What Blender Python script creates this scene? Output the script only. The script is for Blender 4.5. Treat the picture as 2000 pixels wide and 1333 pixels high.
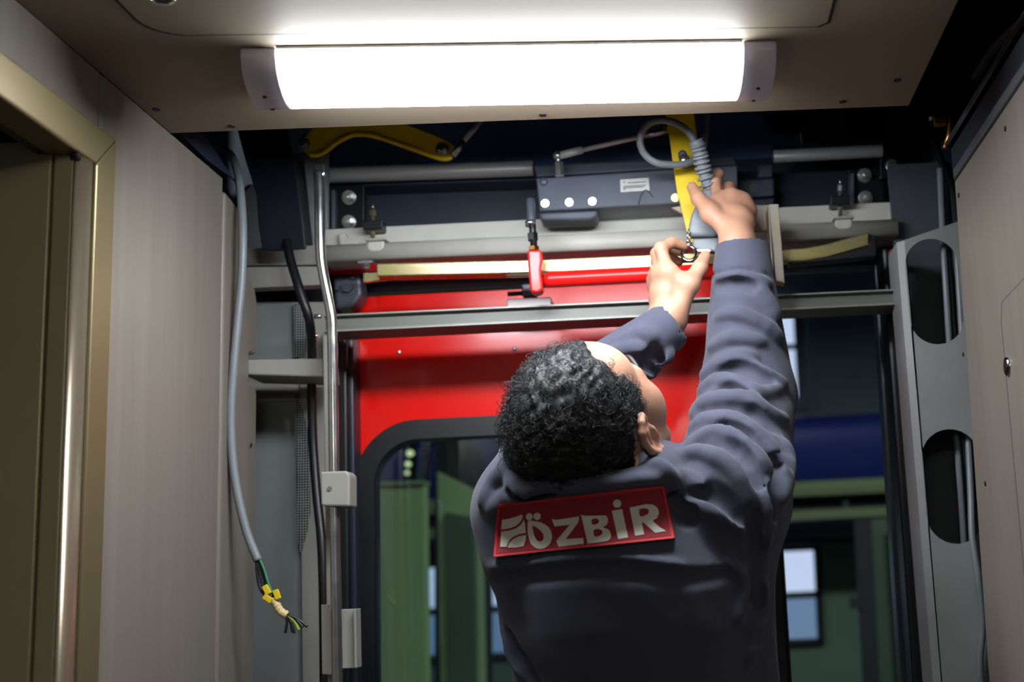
import bpy, bmesh, math, random
import numpy as np
from mathutils import Vector, Matrix
random.seed(7); np.random.seed(7)
scene = bpy.context.scene
for o in list(bpy.data.objects): bpy.data.objects.remove(o)
COL = scene.collection

# ------------------------------------------------------------------ camera
FPX, PPX, PPY, ROLL = 2500.0, 1300.0, 666.5, 0.048      # focal length and principal point for a 2000 x 1333 frame
_Y = np.array([40.0, -463.5, -FPX]); _c = (463.5 + 40*ROLL)/FPX
_Z = np.array([-ROLL, 1.0, -_c]); _Y /= np.linalg.norm(_Y); _Z /= np.linalg.norm(_Z); _X = np.cross(_Y, _Z)
CM = np.array([_X, _Y, _Z]); CC = np.array([0.0, 0.0, 1.40])
cam_data = bpy.data.cameras.new('camera'); cam = bpy.data.objects.new('camera', cam_data); COL.objects.link(cam)
cam_data.sensor_width = 36.0; cam_data.lens = 36.0*FPX/2000.0; cam_data.shift_x = -(PPX-1000.0)/2000.0
cam_data.clip_start = 0.02; cam_data.clip_end = 100
cam_data.dof.use_dof = True; cam_data.dof.focus_distance = 1.80; cam_data.dof.aperture_fstop = 3.5
cam.matrix_world = Matrix([list(CM[i]) + [CC[i]] for i in range(3)] + [[0, 0, 0, 1]])
scene.camera = cam
def P(px, py, Y=None, X=None, Z=None):
    """a point of the photograph (2000 x 1333) put on a plane of the place"""
    d = CM @ np.array([px-PPX, PPY-py, -FPX])
    t = (Y-CC[1])/d[1] if Y is not None else (X-CC[0])/d[0] if X is not None else (Z-CC[2])/d[2]
    return Vector(CC + t*d)

# ------------------------------------------------------------------ world and exposure
w = bpy.data.worlds.new('world'); scene.world = w; w.use_nodes = True
bg = w.node_tree.nodes['Background']; bg.inputs[0].default_value = (0.30, 0.38, 0.50, 1); bg.inputs[1].default_value = 0.035
vs = scene.view_settings; vs.view_transform = 'Standard'; vs.look = 'None'; vs.gamma = 1.0; vs.use_curve_mapping = False; vs.exposure = 0.0
scene.display_settings.display_device = 'sRGB'
LAMP_STRENGTH = 56.0

# ------------------------------------------------------------------ materials
def lin(h):
    h = h.lstrip('#'); out = []
    for i in (0, 2, 4):
        v = int(h[i:i+2], 16)/255.0
        out.append(v/12.92 if v <= 0.04045 else ((v+0.055)/1.055)**2.4)
    return out + [1.0]
MATS = {}
def mat(name, col, rough=0.5, metal=0.0, var=0.0, scale=8.0, stretch=(1, 1, 1), col2=None, bump=0.0, bscale=60.0,
        coat=0.0, spec=0.5, rvar=0.0, detail=4.0, sheen=0.0, sss=0.0, sharp=None, obj=True):
    m = bpy.data.materials.new(name); m.use_nodes = True; nt = m.node_tree; b = nt.nodes['Principled BSDF']
    c1 = lin(col) if isinstance(col, str) else list(col)
    b.inputs['Base Color'].default_value = c1; b.inputs['Roughness'].default_value = rough; b.inputs['Metallic'].default_value = metal
    b.inputs['Coat Weight'].default_value = coat; b.inputs['Coat Roughness'].default_value = 0.08
    b.inputs['Specular IOR Level'].default_value = spec; b.inputs['Sheen Weight'].default_value = sheen
    if sss: b.inputs['Subsurface Weight'].default_value = sss; b.inputs['Subsurface Radius'].default_value = (0.01, 0.004, 0.002)
    tc = nt.nodes.new('ShaderNodeTexCoord'); mp = nt.nodes.new('ShaderNodeMapping'); nt.links.new(tc.outputs['Object'], mp.inputs[0])
    mp.inputs['Scale'].default_value = stretch
    nz = None
    if var > 0 or col2 or rvar:
        nz = nt.nodes.new('ShaderNodeTexNoise'); nz.inputs['Scale'].default_value = scale; nz.inputs['Detail'].default_value = detail
        nt.links.new(mp.outputs[0], nz.inputs['Vector'])
        rp = nt.nodes.new('ShaderNodeValToRGB')
        lo, hi = sharp if sharp else (0.3, 0.7)
        rp.color_ramp.elements[0].position = lo; rp.color_ramp.elements[1].position = hi
        c2 = (lin(col2) if isinstance(col2, str) else col2) if col2 else [min(1, x*(1+var)) for x in c1[:3]] + [1]
        c0 = c1 if col2 else [x*(1-var) for x in c1[:3]] + [1]
        rp.color_ramp.elements[0].color = c0; rp.color_ramp.elements[1].color = c2
        nt.links.new(nz.outputs['Fac'], rp.inputs[0]); nt.links.new(rp.outputs[0], b.inputs['Base Color'])
        if rvar:
            mr = nt.nodes.new('ShaderNodeMapRange'); mr.inputs['To Min'].default_value = rough-rvar; mr.inputs['To Max'].default_value = rough+rvar
            nt.links.new(nz.outputs['Fac'], mr.inputs[0]); nt.links.new(mr.outputs[0], b.inputs['Roughness'])
    if bump > 0:
        n2 = nt.nodes.new('ShaderNodeTexNoise'); n2.inputs['Scale'].default_value = bscale; n2.inputs['Detail'].default_value = 3
        nt.links.new(mp.outputs[0], n2.inputs['Vector'])
        bp = nt.nodes.new('ShaderNodeBump'); bp.inputs['Strength'].default_value = bump; bp.inputs['Distance'].default_value = 0.002
        nt.links.new(n2.outputs['Fac'], bp.inputs['Height']); nt.links.new(bp.outputs[0], b.inputs['Normal'])
    MATS[name] = m
    return m
def emit(name, col, s):
    m = bpy.data.materials.new(name); m.use_nodes = True; nt = m.node_tree; nt.nodes.remove(nt.nodes['Principled BSDF'])
    e = nt.nodes.new('ShaderNodeEmission'); e.inputs[0].default_value = lin(col); e.inputs[1].default_value = s
    nt.links.new(e.outputs[0], nt.nodes['Material Output'].inputs[0]); MATS[name] = m
    return m
mat('laminate', '#79736a', 0.45, 0, col2='#6f695f', scale=5, stretch=(7, 7, 0.25), detail=5, spec=0.35)
mat('laminate_ceiling', '#8b7f6d', 0.62, 0, var=0.05, scale=5, spec=0.2)
mat('groove', '#17140f', 0.8)
mat('trim_grey', '#4b5056', 0.4, 0.1, var=0.1)
mat('trim_dark', '#23282f', 0.5, 0.0, var=0.1)
mat('champagne', '#7f7353', 0.42, 0.6, var=0.06, scale=6, stretch=(1, 1, 0.2))
mat('olive_door', '#c9be98', 0.38, 0.15, var=0.05, scale=4, spec=0.5)
mat('door_edge_metal', '#8b7f6c', 0.25, 0.7, var=0.06, scale=12, stretch=(3, 3, .2))
mat('joint_strip', '#6f7a72', 0.4, 0.3, var=0.08)
mat('cap_plastic', '#c9c6d6', 0.35, 0, var=0.03, spec=0.5)
mat('lamp_base', '#d5d5da', 0.4, 0.1, var=0.03)
mat('screw_dark', '#2a2620', 0.5, 0.6, var=0.1)
mat('navy_bloom', '#6480b4', 0.45, 0.0, col2='#51699a', scale=5, spec=0.4)  # lighter blue: the lamp's bloom is put into the upper plate's colour
mat('navy_paint', '#3a4453', 0.38, 0.0, col2='#2c3541', scale=7, spec=0.5, rvar=0.08)
mat('navy_dark', '#232c42', 0.5, 0.0, var=0.2, scale=10)
mat('void_black', '#0b0d11', 0.7, 0, var=0.2)
mat('anthracite', '#555c68', 0.36, 0.1, col2='#474e5a', scale=14, bump=0.05, bscale=200)
mat('grey_paint', '#c6c5bd', 0.45, 0, col2='#b4b3aa', scale=10, bump=0.05, sharp=(.35, .75))
mat('grey_primer', '#94928a', 0.55, 0, col2='#807f78', scale=5, sharp=(.4, .75))
mat('grey_plate_blue', '#878d8d', 0.5, 0, col2='#757b7b', scale=4)
mat('slide_plate', '#cfc3c3', 0.4, 0.0, var=0.1)
mat('rail_paint', '#6c6e68', 0.42, 0.1, col2='#565751', scale=6, stretch=(.6, 3, 3), sharp=(.45, .8))
mat('rail_edge', '#8b8c86', 0.4, 0.3, var=0.1, scale=30)
mat('galvanised', '#b9bdbd', 0.2, 0.95, var=0.1, scale=40, rvar=0.07)
mat('chrome', '#d8dade', 0.12, 1.0, var=0.03)
mat('zinc_bolt', '#c3c8c8', 0.25, 0.9, var=0.08, scale=60)
mat('bolt_green', '#a9b96a', 0.3, 0.8, var=0.08, scale=60)
mat('zinc_yellow', '#c9c47c', 0.27, 0.85, col2='#b3a487', scale=18, rvar=0.05)
mat('brass', '#9a6f3a', 0.3, 0.95, var=0.15, scale=30)
mat('rubber', '#0a0c10', 0.42, 0, var=0.15, scale=20, spec=0.5)
mat('seal_blue', '#1e2530', 0.4, 0, var=0.15, scale=14)
mat('black_plastic', '#0e1015', 0.4, 0, var=0.15, scale=20)
mat('black_sheet', '#0f1420', 0.45, 0, var=0.2, scale=6, bump=0.2, bscale=12)
mat('red_gloss', (0.92, 0.008, 0.004, 1), 0.22, 0, var=0.03, scale=5, coat=0.12, spec=0.35)
mat('red_part', (0.90, 0.012, 0.010, 1), 0.32, 0, var=0.05, scale=20, coat=0.15, spec=0.4)
mat('yellow_paint', '#f2d01c', 0.35, 0, var=0.06, scale=10)
mat('tube_grey', '#bfc1c0', 0.38, 0.2, var=0.12, scale=14, stretch=(.4, 2, 2))
mat('label_plate', '#b7b6b3', 0.4, 0.5, var=0.06, scale=60)
mat('print_dark', '#4b4d52', 0.6)
mat('cable_grey', '#727a7e', 0.42, 0, var=0.05, scale=20)
mat('controller_grey', '#7a8288', 0.42, 0, var=0.04, scale=20)
mat('cable_dark', '#3a444c', 0.4, 0, var=0.06)
mat('wire_black', '#121316', 0.4)
mat('wire_green', '#2f7a55', 0.45)
mat('wire_yellowgreen', '#8b9a2a', 0.45)
mat('marker_yellow', '#d8b91c', 0.45, 0, var=0.05)
mat('tape_cream', '#c9b480', 0.6, 0, var=0.12, scale=80)
mat('beige_paint', '#a79e8e', 0.45, 0, var=0.08, scale=12)
mat('post_grey', '#8f9290', 0.5, 0, col2='#7e8180', scale=7, sharp=(.42, .8))
mat('floor_grey', '#4a4845', 0.6, 0, var=0.15, scale=20)
mat('ws_green', '#93a873', 0.6, 0, var=0.08, scale=2)
mat('ws_green_dark', '#3d5340', 0.6, 0, var=0.12, scale=2)
mat('ws_teal', '#7d929a', 0.7, 0, var=0.1, scale=1.5)
mat('ws_wall', '#6b8a74', 0.7, 0, var=0.1, scale=1.2)
mat('ws_ledge', '#7c9062', 0.6, 0, var=0.1, scale=4)
mat('ws_blue', '#33459a', 0.45, 0, var=0.06, scale=3)
mat('ws_dark', '#14191d', 0.7, 0, var=0.2, scale=3)
mat('ws_steel', '#5d6d78', 0.5, 0.2, var=0.1, scale=5)
mat('ws_floor', '#3d3f40', 0.8, 0, var=0.15, scale=3)
emit('diffuser', '#f4f8ff', LAMP_STRENGTH)
emit('diffuser_fill', '#f4f0e6', 38.0)
emit('daylight_pane', '#b9cbe8', 1.05)
emit('daylight_pane_low', '#7f9cc4', 0.62)
emit('lamp_glow', '#b8c690', 2.0)
def glass_mat():
    m = bpy.data.materials.new('door_glass'); m.use_nodes = True; nt = m.node_tree; nt.nodes.remove(nt.nodes['Principled BSDF'])
    t = nt.nodes.new('ShaderNodeBsdfTransparent'); t.inputs[0].default_value = (0.78, 0.86, 0.88, 1)
    g = nt.nodes.new('ShaderNodeBsdfGlossy'); g.inputs['Roughness'].default_value = 0.02; g.inputs[0].default_value = (.9, .95, 1, 1)
    fr = nt.nodes.new('ShaderNodeFresnel'); fr.inputs[0].default_value = 1.5
    mx = nt.nodes.new('ShaderNodeMixShader'); nt.links.new(fr.outputs[0], mx.inputs[0]); nt.links.new(t.outputs[0], mx.inputs[1]); nt.links.new(g.outputs[0], mx.inputs[2])
    nt.links.new(mx.outputs[0], nt.nodes['Material Output'].inputs[0]); MATS['door_glass'] = m
glass_mat()
def mesh_strip_mat():
    """black fibre mesh glued on grey paint, ragged at its edge"""
    m = bpy.data.materials.new('fibre_mesh'); m.use_nodes = True; nt = m.node_tree; b = nt.nodes['Principled BSDF']; b.inputs['Roughness'].default_value = .6
    tc = nt.nodes.new('ShaderNodeTexCoord'); sp = nt.nodes.new('ShaderNodeSeparateXYZ'); nt.links.new(tc.outputs['Object'], sp.inputs[0])
    def wave(sock, s):
        mu = nt.nodes.new('ShaderNodeMath'); mu.operation = 'MULTIPLY'; mu.inputs[1].default_value = s; nt.links.new(sock, mu.inputs[0])
        si = nt.nodes.new('ShaderNodeMath'); si.operation = 'SINE'; nt.links.new(mu.outputs[0], si.inputs[0]); return si
    a = wave(sp.outputs['X'], 1400); c = wave(sp.outputs['Z'], 1400)
    mx = nt.nodes.new('ShaderNodeMath'); mx.operation = 'MAXIMUM'; nt.links.new(a.outputs[0], mx.inputs[0]); nt.links.new(c.outputs[0], mx.inputs[1])
    nz = nt.nodes.new('ShaderNodeTexNoise'); nz.inputs['Scale'].default_value = 35; nt.links.new(tc.outputs['Object'], nz.inputs['Vector'])
    ad = nt.nodes.new('ShaderNodeMath'); ad.operation = 'ADD'; nt.links.new(mx.outputs[0], ad.inputs[0]); nt.links.new(nz.outputs[0], ad.inputs[1])
    rp = nt.nodes.new('ShaderNodeValToRGB'); rp.color_ramp.elements[0].position = .70; rp.color_ramp.elements[1].position = .86
    rp.color_ramp.elements[0].color = lin('#9aa09c'); rp.color_ramp.elements[1].color = lin('#14171a')
    nt.links.new(ad.outputs[0], rp.inputs[0]); nt.links.new(rp.outputs[0], b.inputs['Base Color']); MATS['fibre_mesh'] = m
mesh_strip_mat()

# ------------------------------------------------------------------ mesh helpers
def link(name, me, material, parent=None, smooth=False, bev=0.0, seg=2):
    o = bpy.data.objects.new(name, me); COL.objects.link(o)
    me.materials.append(MATS[material])
    if smooth:
        for p in me.polygons: p.use_smooth = True
    if bev > 0:
        b = o.modifiers.new('bevel', 'BEVEL'); b.width = bev; b.segments = seg; b.limit_method = 'ANGLE'; b.angle_limit = math.radians(40)
    if parent is not None:
        o.parent = parent
        if parent.type == 'EMPTY': o.matrix_parent_inverse = Matrix.Translation(-Vector(parent.location))
    return o
class MB:
    def __init__(s): s.v = []; s.f = []; s.sm = []
    def add(s, vs, fs, smooth=False):
        n = len(s.v); s.v += [tuple(v) for v in vs]; s.f += [tuple(i+n for i in f) for f in fs]; s.sm += [smooth]*len(fs); return s
    def box(s, lo, hi):
        (a, b, c), (d, e, f) = lo, hi
        vs = [(a, b, c), (d, b, c), (d, e, c), (a, e, c), (a, b, f), (d, b, f), (d, e, f), (a, e, f)]
        return s.add(vs, [(0, 3, 2, 1), (4, 5, 6, 7), (0, 1, 5, 4), (1, 2, 6, 5), (2, 3, 7, 6), (3, 0, 4, 7)])
    def prism(s, pts, vec, smooth=False):
        """polygon extruded along vec"""
        n = len(pts); vec = Vector(vec); a = [Vector(p) for p in pts]; b = [p+vec for p in a]
        s.add(a+b, [tuple(range(n))[::-1], tuple(range(n, 2*n))])
        base = len(s.v)-2*n
        for i in range(n):
            j = (i+1) % n; s.f.append((base+i, base+j, base+n+j, base+n+i)); s.sm.append(smooth)
        return s
    def cyl(s, p, q, r, r2=None, n=20, caps=True, smooth=True):
        p = Vector(p); q = Vector(q); r2 = r if r2 is None else r2; d = (q-p).normalized()
        u = d.orthogonal().normalized(); w_ = d.cross(u)
        ring = lambda c, R: [c + (u*math.cos(2*math.pi*i/n) + w_*math.sin(2*math.pi*i/n))*R for i in range(n)]
        s.add(ring(p, r)+ring(q, r2), [(i, (i+1) % n, n+(i+1) % n, n+i) for i in range(n)], smooth)
        if caps:
            b = len(s.v)-2*n; s.f += [tuple(b+i for i in range(n))[::-1], tuple(b+n+i for i in range(n))]; s.sm += [False, False]
        return s
    def tube(s, pts, r, n=10, closed=False, caps=True):
        pts = [Vector(p) for p in pts]; N = len(pts); R = r if isinstance(r, (list, tuple)) else [r]*N
        tang = []
        for i in range(N):
            a = pts[(i-1) % N] if (closed or i > 0) else pts[i]; b = pts[(i+1) % N] if (closed or i < N-1) else pts[i]
            tang.append((b-a).normalized())
        u = tang[0].orthogonal().normalized(); base = len(s.v)
        for i in range(N):
            u = (u - tang[i]*u.dot(tang[i])).normalized(); w_ = tang[i].cross(u)
            for k in range(n):
                an = 2*math.pi*k/n; s.v.append(tuple(pts[i] + (u*math.cos(an)+w_*math.sin(an))*R[i]))
        for i in range(N if closed else N-1):
            j = (i+1) % N
            for k in range(n):
                s.f.append((base+i*n+k, base+i*n+(k+1) % n, base+j*n+(k+1) % n, base+j*n+k)); s.sm.append(True)
        if caps and not closed:
            s.f += [tuple(base+k for k in range(n))[::-1], tuple(base+(N-1)*n+k for k in range(n))]; s.sm += [False, False]
        return s
    def ball(s, c, r, n=14, m=8, sx=1, sy=1, sz=1):
        c = Vector(c); base = len(s.v)
        for i in range(m+1):
            th = math.pi*i/m
            for k in range(n):
                ph = 2*math.pi*k/n; s.v.append((c.x+r*sx*math.sin(th)*math.cos(ph), c.y+r*sy*math.sin(th)*math.sin(ph), c.z+r*sz*math.cos(th)))
        for i in range(m):
            for k in range(n):
                s.f.append((base+i*n+k, base+(i+1)*n+k, base+(i+1)*n+(k+1) % n, base+i*n+(k+1) % n)); s.sm.append(True)
        return s
    def build(s, name, material, parent=None, bev=0.0, seg=2):
        me = bpy.data.meshes.new(name); me.from_pydata(s.v, [], s.f); me.update()
        for p, q in zip(me.polygons, s.sm): p.use_smooth = q
        bm = bmesh.new(); bm.from_mesh(me); bmesh.ops.remove_doubles(bm, verts=bm.verts, dist=1e-6); bmesh.ops.recalc_face_normals(bm, faces=bm.faces); bm.to_mesh(me); bm.free()
        return link(name, me, material, parent, False, bev, seg)
def spline(pts, k=8, closed=False):
    pts = [Vector(p) for p in pts]; N = len(pts); out = []
    g = lambda i: pts[i % N] if closed else pts[max(0, min(N-1, i))]
    for i in range(N if closed else N-1):
        p0, p1, p2, p3 = g(i-1), g(i), g(i+1), g(i+2)
        for j in range(k):
            t = j/k; out.append(0.5*((2*p1) + (p2-p0)*t + (2*p0-5*p1+4*p2-p3)*t*t + (3*p1-p0-3*p2+p3)*t**3))
    if not closed: out.append(pts[-1])
    return out
def tag(o, label=None, cat=None, group=None, kind=None):
    if label: o['label'] = label
    if cat: o['category'] = cat
    if group: o['group'] = group
    if kind: o['kind'] = kind
    return o
def thing(name, loc, label=None, cat=None, group=None, kind=None):
    """an empty at a thing's base; parts keep their world coordinates"""
    o = bpy.data.objects.new(name, None); COL.objects.link(o); o.empty_display_size = 0.05
    tag(o, label, cat, group, kind); o.location = loc
    return o
def PP(pts, Y): return [P(x, y, Y=Y) for x, y in pts]
def plate(name, pts, Y, depth, material, parent=None, bev=0.0015):
    """outline on the plane y = Y, with real thickness"""
    return MB().prism(PP(pts, Y), (0, depth, 0)).build(name, material, parent, bev)
def rect(x0, y0, x1, y1): return [(x0, y0), (x1, y0), (x1, y1), (x0, y1)]
def stadium(cx, cz, hw, hh, n=14):
    """upright slot outline in metres (x, z)"""
    s_ = hh-hw
    return [(cx+hw*math.cos(math.pi*i/n), cz+s_+hw*math.sin(math.pi*i/n)) for i in range(n+1)] + [(cx-hw*math.cos(math.pi*i/n), cz-s_-hw*math.sin(math.pi*i/n)) for i in range(n+1)]
def rrect(x0, z0, x1, z1, r, n=10):
    out = []
    for cx, cz, a0 in ((x1-r, z1-r, 0), (x0+r, z1-r, 90), (x0+r, z0+r, 180), (x1-r, z0+r, 270)):
        out += [(cx+r*math.cos(math.radians(a0+90*i/n)), cz+r*math.sin(math.radians(a0+90*i/n))) for i in range(n+1)]
    return out
def holed(loops, depth, bevel=0.0):
    """flat mesh (x, y) with holes, thickness depth along z, through a filled 2D curve"""
    cu = bpy.data.curves.new('tmp', 'CURVE'); cu.dimensions = '2D'; cu.fill_mode = 'BOTH'; cu.extrude = depth/2; cu.bevel_depth = bevel
    for lp in loops:
        sp = cu.splines.new('POLY'); sp.points.add(len(lp)-1); sp.use_cyclic_u = True
        for q, (x, y) in zip(sp.points, lp): q.co = (x, y, 0, 1)
    o = bpy.data.objects.new('tmp', cu); COL.objects.link(o)
    dg = bpy.context.evaluated_depsgraph_get(); me = bpy.data.meshes.new_from_object(o.evaluated_get(dg))
    bpy.data.objects.remove(o); bpy.data.curves.remove(cu); me.materials.clear()
    return me
def holed_xz(name, loops, Yfront, depth, material, parent=None, bevel=0.0):
    me = holed(loops, depth, bevel)
    for v in me.vertices: x, y, z = v.co; v.co = (x, Yfront+depth/2-z, y)
    bm = bmesh.new(); bm.from_mesh(me); bmesh.ops.remove_doubles(bm, verts=bm.verts, dist=1e-6); bmesh.ops.recalc_face_normals(bm, faces=bm.faces); bm.to_mesh(me); bm.free()
    return link(name, me, material, parent)
def hexbolt(name, c, r, parent, material='zinc_bolt', washer=1.35, h=0.008, stud=0.0, axis=(0, -1, 0)):
    """washer, hexagon head and thread end as one bolt; c is on the surface"""
    c = Vector(c); ax = Vector(axis).normalized(); b = MB()
    b.cyl(c, c+ax*h*0.3, r*washer, n=24); b.cyl(c+ax*h*0.3, c+ax*(h*1.3), r, n=6, smooth=False)
    if stud: b.cyl(c+ax*h*1.3, c+ax*(h*1.3+stud), r*0.5, n=12)
    return b.build(name, material, parent, 0.0006)

# ================================================================== THE SETTING
ZC = 2.055                    # underside of the ceiling panel
XL, XR = -0.70, 0.42          # faces of the two side walls
# floor and the shell behind the camera
tag(MB().box((-1.6, -1.7, -0.05), (0.75, 2.35, 0.0)).build('floor', 'floor_grey'), 'dark grey vinyl floor of the train vestibule', 'floor', kind='structure')
tag(MB().box((-1.6, -1.75, 0), (0.75, -1.7, 2.5)).build('wall_rear', 'laminate'), 'pale laminate wall closing the vestibule behind', 'wall', kind='structure')

# left wall: separate laminate panels
wl = thing('wall_left', (XL, 1.6, 0), 'pale wood-grain laminate wall on the left around the doorway', 'wall', kind='structure')
T = 0.018
yj = 1.545                     # far side of the door frame
z_h = 1.976                    # top of the door frame
MB().box((XL-T, 1.512, 0), (XL, 1.93, ZC)).build('panel', 'laminate', wl, 0.001)
MB().box((XL-T, 0.62, z_h-0.03), (XL, 1.499, ZC)).build('panel', 'laminate', wl, 0.001)
MB().box((XL-T, -1.7, 0), (XL, 0.62, ZC)).build('panel', 'laminate', wl, 0.001)
MB().box((XL-T, 1.4995, z_h-0.05), (XL+0.001, 1.5115, ZC-0.002)).build('joint_strip', 'joint_strip', wl, 0.001)
# narrow end panel: bent a little outward, with the notch that the cross beam passes through
zn1 = P(490, 695, X=XL).z; zn0 = P(490, 752, X=XL).z; zt = P(490, 560, X=XL).z
yz = [(1.931, 0), (2.094, 0), (2.094, zn0-.012), (2.086, zn0), (2.055, zn0+.002), (2.055, zn1), (2.09, zn1+.004), (2.09, zt-.02), (2.078, zt), (2.046, zt+.012), (2.034, ZC-.10), (2.0, ZC-.03), (1.931, ZC-.02)]
MB().prism([(XL-T, y, z) for y, z in yz], (T+.004, 0, 0)).build('end_panel', 'laminate', wl, .006, 4)
for px, py in ((490, 870),):
    c = P(px, py, X=XL+.006); MB().cyl(c, c+Vector((0.0015, 0, 0)), 0.003, n=10).build('screw', 'screw_dark', wl)
# dark board on the wall above the end panel (seen under the ceiling edge)
MB().prism([P(x, y, X=XL-.004) for x, y in ((350, 262), (395, 262), (440, 330), (470, 372), (455, 352), (400, 312))], (0.003, 0, 0)).build('edge_board', 'navy_dark', wl)

# ceiling panel with its hatch
cf = [P(345, 260, Z=ZC), P(1775, 207, Z=ZC)]
xr_ = 0.353
cl = thing('ceiling', (-.2, 1.0, ZC), 'tan laminate ceiling panel with a hatch outline and screws', 'ceiling', kind='structure')
MB().prism([(XL, -1.7, ZC), (xr_, -1.7, ZC), (cf[1].x, cf[1].y, ZC), (XL, cf[0].y, ZC)], (0, 0, 0.018)).build('panel', 'laminate_ceiling', cl, 0.001)
def on_ceiling(pts, z): return [P(x, y, Z=ZC) for x, y in pts]
a_, b_ = P(330, 72, Z=ZC), P(1620, 52, Z=ZC)
def hatch(inset):
    x0, x1 = a_.x-0.02+inset, b_.x-inset; y1l, y1r = a_.y-inset, b_.y-inset; r = 0.05
    pts = [Vector((x0, 0.55, ZC)), Vector((x1, 0.55, ZC)), Vector((x1, y1r-0.012, ZC)), Vector((x1-0.012, y1r, ZC))]
    for i in range(9):
        an = math.radians(90+90*i/8); pts.append(Vector((x0+r+r*math.cos(an), y1l-r+r*math.sin(an), ZC)))
    return pts
MB().prism([p+Vector((0, 0, .001)) for p in hatch(0)], (0, 0, -0.0014)).build('hatch_gap', 'groove', cl)
MB().prism([p+Vector((0, 0, .001)) for p in hatch(0.0042)], (0, 0, -0.0022)).build('hatch', 'laminate_ceiling', cl)
for px, py in ((305, 213), (452, 246), (1060, 224), (1646, 198), (1753, 156)):
    c = P(px, py, Z=ZC); MB().cyl(c+Vector((0, 0, .001)), c-Vector((0, 0, .0015)), 0.0052, n=14).build('screw', 'screw_dark', cl)
c = P(316, -4, Z=ZC-.002); b = MB(); b.tube([c+Vector((.013*math.cos(i*math.pi/8), .013*math.sin(i*math.pi/8), 0)) for i in range(16)], .0022, closed=True); b.build('lock_ring', 'chrome', cl)
MB().cyl(c+Vector((0, 0, .002)), c-Vector((0, 0, .001)), .012).build('lock_core', 'screw_dark', cl)

# roof and outer shell above the ceiling, behind the mechanism
tag(MB().box((-1.6, -1.7, 2.50), (0.75, 2.55, 2.55)).build('trim_1', 'void_black'), 'black roof void above the ceiling panel', 'roof', kind='structure')
tag(MB().box((0.60, -1.7, 0), (0.65, 2.55, 2.5)).build('wall_outer', 'void_black'), 'black car body side behind the right wall', 'wall', kind='structure')
tag(MB().box((-1.6, 1.75, 0), (-0.80, 2.55, 2.5)).build('wall_cavity', 'navy_dark'), 'dark body cavity behind the left wall panels', 'wall', kind='structure')

# right wall
wr = thing('wall_right', (XR, 1.5, 0), 'pale laminate wall on the right with a lock and hatch', 'wall', kind='structure')
z_r = 1.950
MB().prism([(XR, -1.7, 0), (XR, 1.872, 0), (XR, 1.868, 1.26), (XR, 1.80, z_r), (XR, -1.7, z_r)], (0.018, 0, 0)).build('panel', 'laminate', wr, 0.001)
def on_right(pts): return [P(x, y, X=XR) for x, y in pts]
h_ = [P(1954, 600, X=XR), P(1960, 720, X=XR)]
hy = h_[0].y; hz = h_[0].z
pts = [(XR, hy, hz-0.02), (XR, hy-0.012, hz+0.004), (XR, 1.0, hz+0.03), (XR, 1.0, 0.9), (XR, hy+.02, 0.9)]
MB().prism(pts, (-0.0012, 0, 0)).build('hatch_gap', 'groove', wr)
g = 0.006
MB().prism([(XR, hy-g, hz-0.021), (XR, hy-0.012-g, hz+0.0025), (XR, 1.0, hz+0.0285), (XR, 1.0, 0.9), (XR, hy+.02-g, 0.9)], (-0.002, 0, 0)).build('hatch', 'laminate', wr)
lk = P(1972, 716, X=XR); b = MB()
b.cyl(lk, lk-Vector((.005, 0, 0)), .0125, .0115, n=28); b.build('lock_ring', 'chrome', wr)
MB().prism([lk+Vector((-.0051, .008*math.cos(t), .008*math.sin(t))) for t in [math.radians(90+120*i+d) for i in range(3) for d in (-14, 14)]], (-.001, 0, 0)).build('lock_core', 'screw_dark', wr)
for px, py in ((1964, 252), (1873, 382), (1925, 945), (1882, 693)):
    c = P(px, py, X=XR); MB().cyl(c, c-Vector((.0012, 0, 0)), .0035, n=10).build('screw', 'screw_dark', wr)
# profiles along the top of the right wall
tp = thing('trim_2', (XR, 1.6, z_r), 'grey metal edge profile along the top of the right wall', 'trim', kind='structure')
MB().box((XR-.004, .6, z_r+.001), (XR+.03, 1.79, z_r+.016)).build('profile', 'trim_grey', tp, .003)
MB().box((XR+.012, .6, z_r+.018), (XR+.05, 1.86, z_r+.07)).build('dark_channel', 'trim_dark', tp, .003)
MB().box((XR+.02, .6, z_r+.10), (XR+.026, 1.95, z_r+.103)).build('thin_strip', 'zinc_bolt', tp)

# wall around the outer door: dark plate above it, jambs and seals beside it
YB = 2.34
wf = thing('wall_front', (-.1, YB, 2.0), 'dark blue steel panel behind the door mechanism', 'wall', kind='structure')
zt0 = P(1000, 560, Y=YB).z
zt1 = P(1000, 335, Y=YB).z
MB().box((-0.80, YB, zt0), (0.60, YB+.02, zt1)).build('back_plate', 'navy_paint', wf)
MB().box((-0.66, YB-.004, zt1), (0.26, YB+.02, 2.5)).build('upper_plate', 'navy_bloom', wf)
MB().box((0.262, YB-.004, zt1), (0.60, YB+.02, 2.5)).build('upper_plate', 'trim_dark', wf)
for px, py, rp in ((1690, 232, 46), (1538, 222, 50)):
    c = P(px, py, Y=YB); r = rp*YB/FPX; MB().cyl(c-Vector((0, .004, 0)), c+Vector((0, .001, 0)), r, n=36).build('cover_disc', 'navy_dark', wf, .001)
plate('upper_shelf', [(640, 352), (1050, 338), (1050, 352), (640, 366)], YB-.06, .06, 'navy_dark', wf)
plate('side_plate', [(588, 262), (640, 262), (640, 500), (612, 500)], 2.20, .012, 'grey_plate_blue', wf)
plate('side_plate', [(1750, 345), (1862, 335), (1862, 440), (1750, 448)], 2.26, .012, 'grey_plate_blue', wf)
plate('side_plate', [(1826, 205), (1862, 205), (1862, 440), (1826, 440)], 2.22, .03, 'navy_dark', wf)

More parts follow.
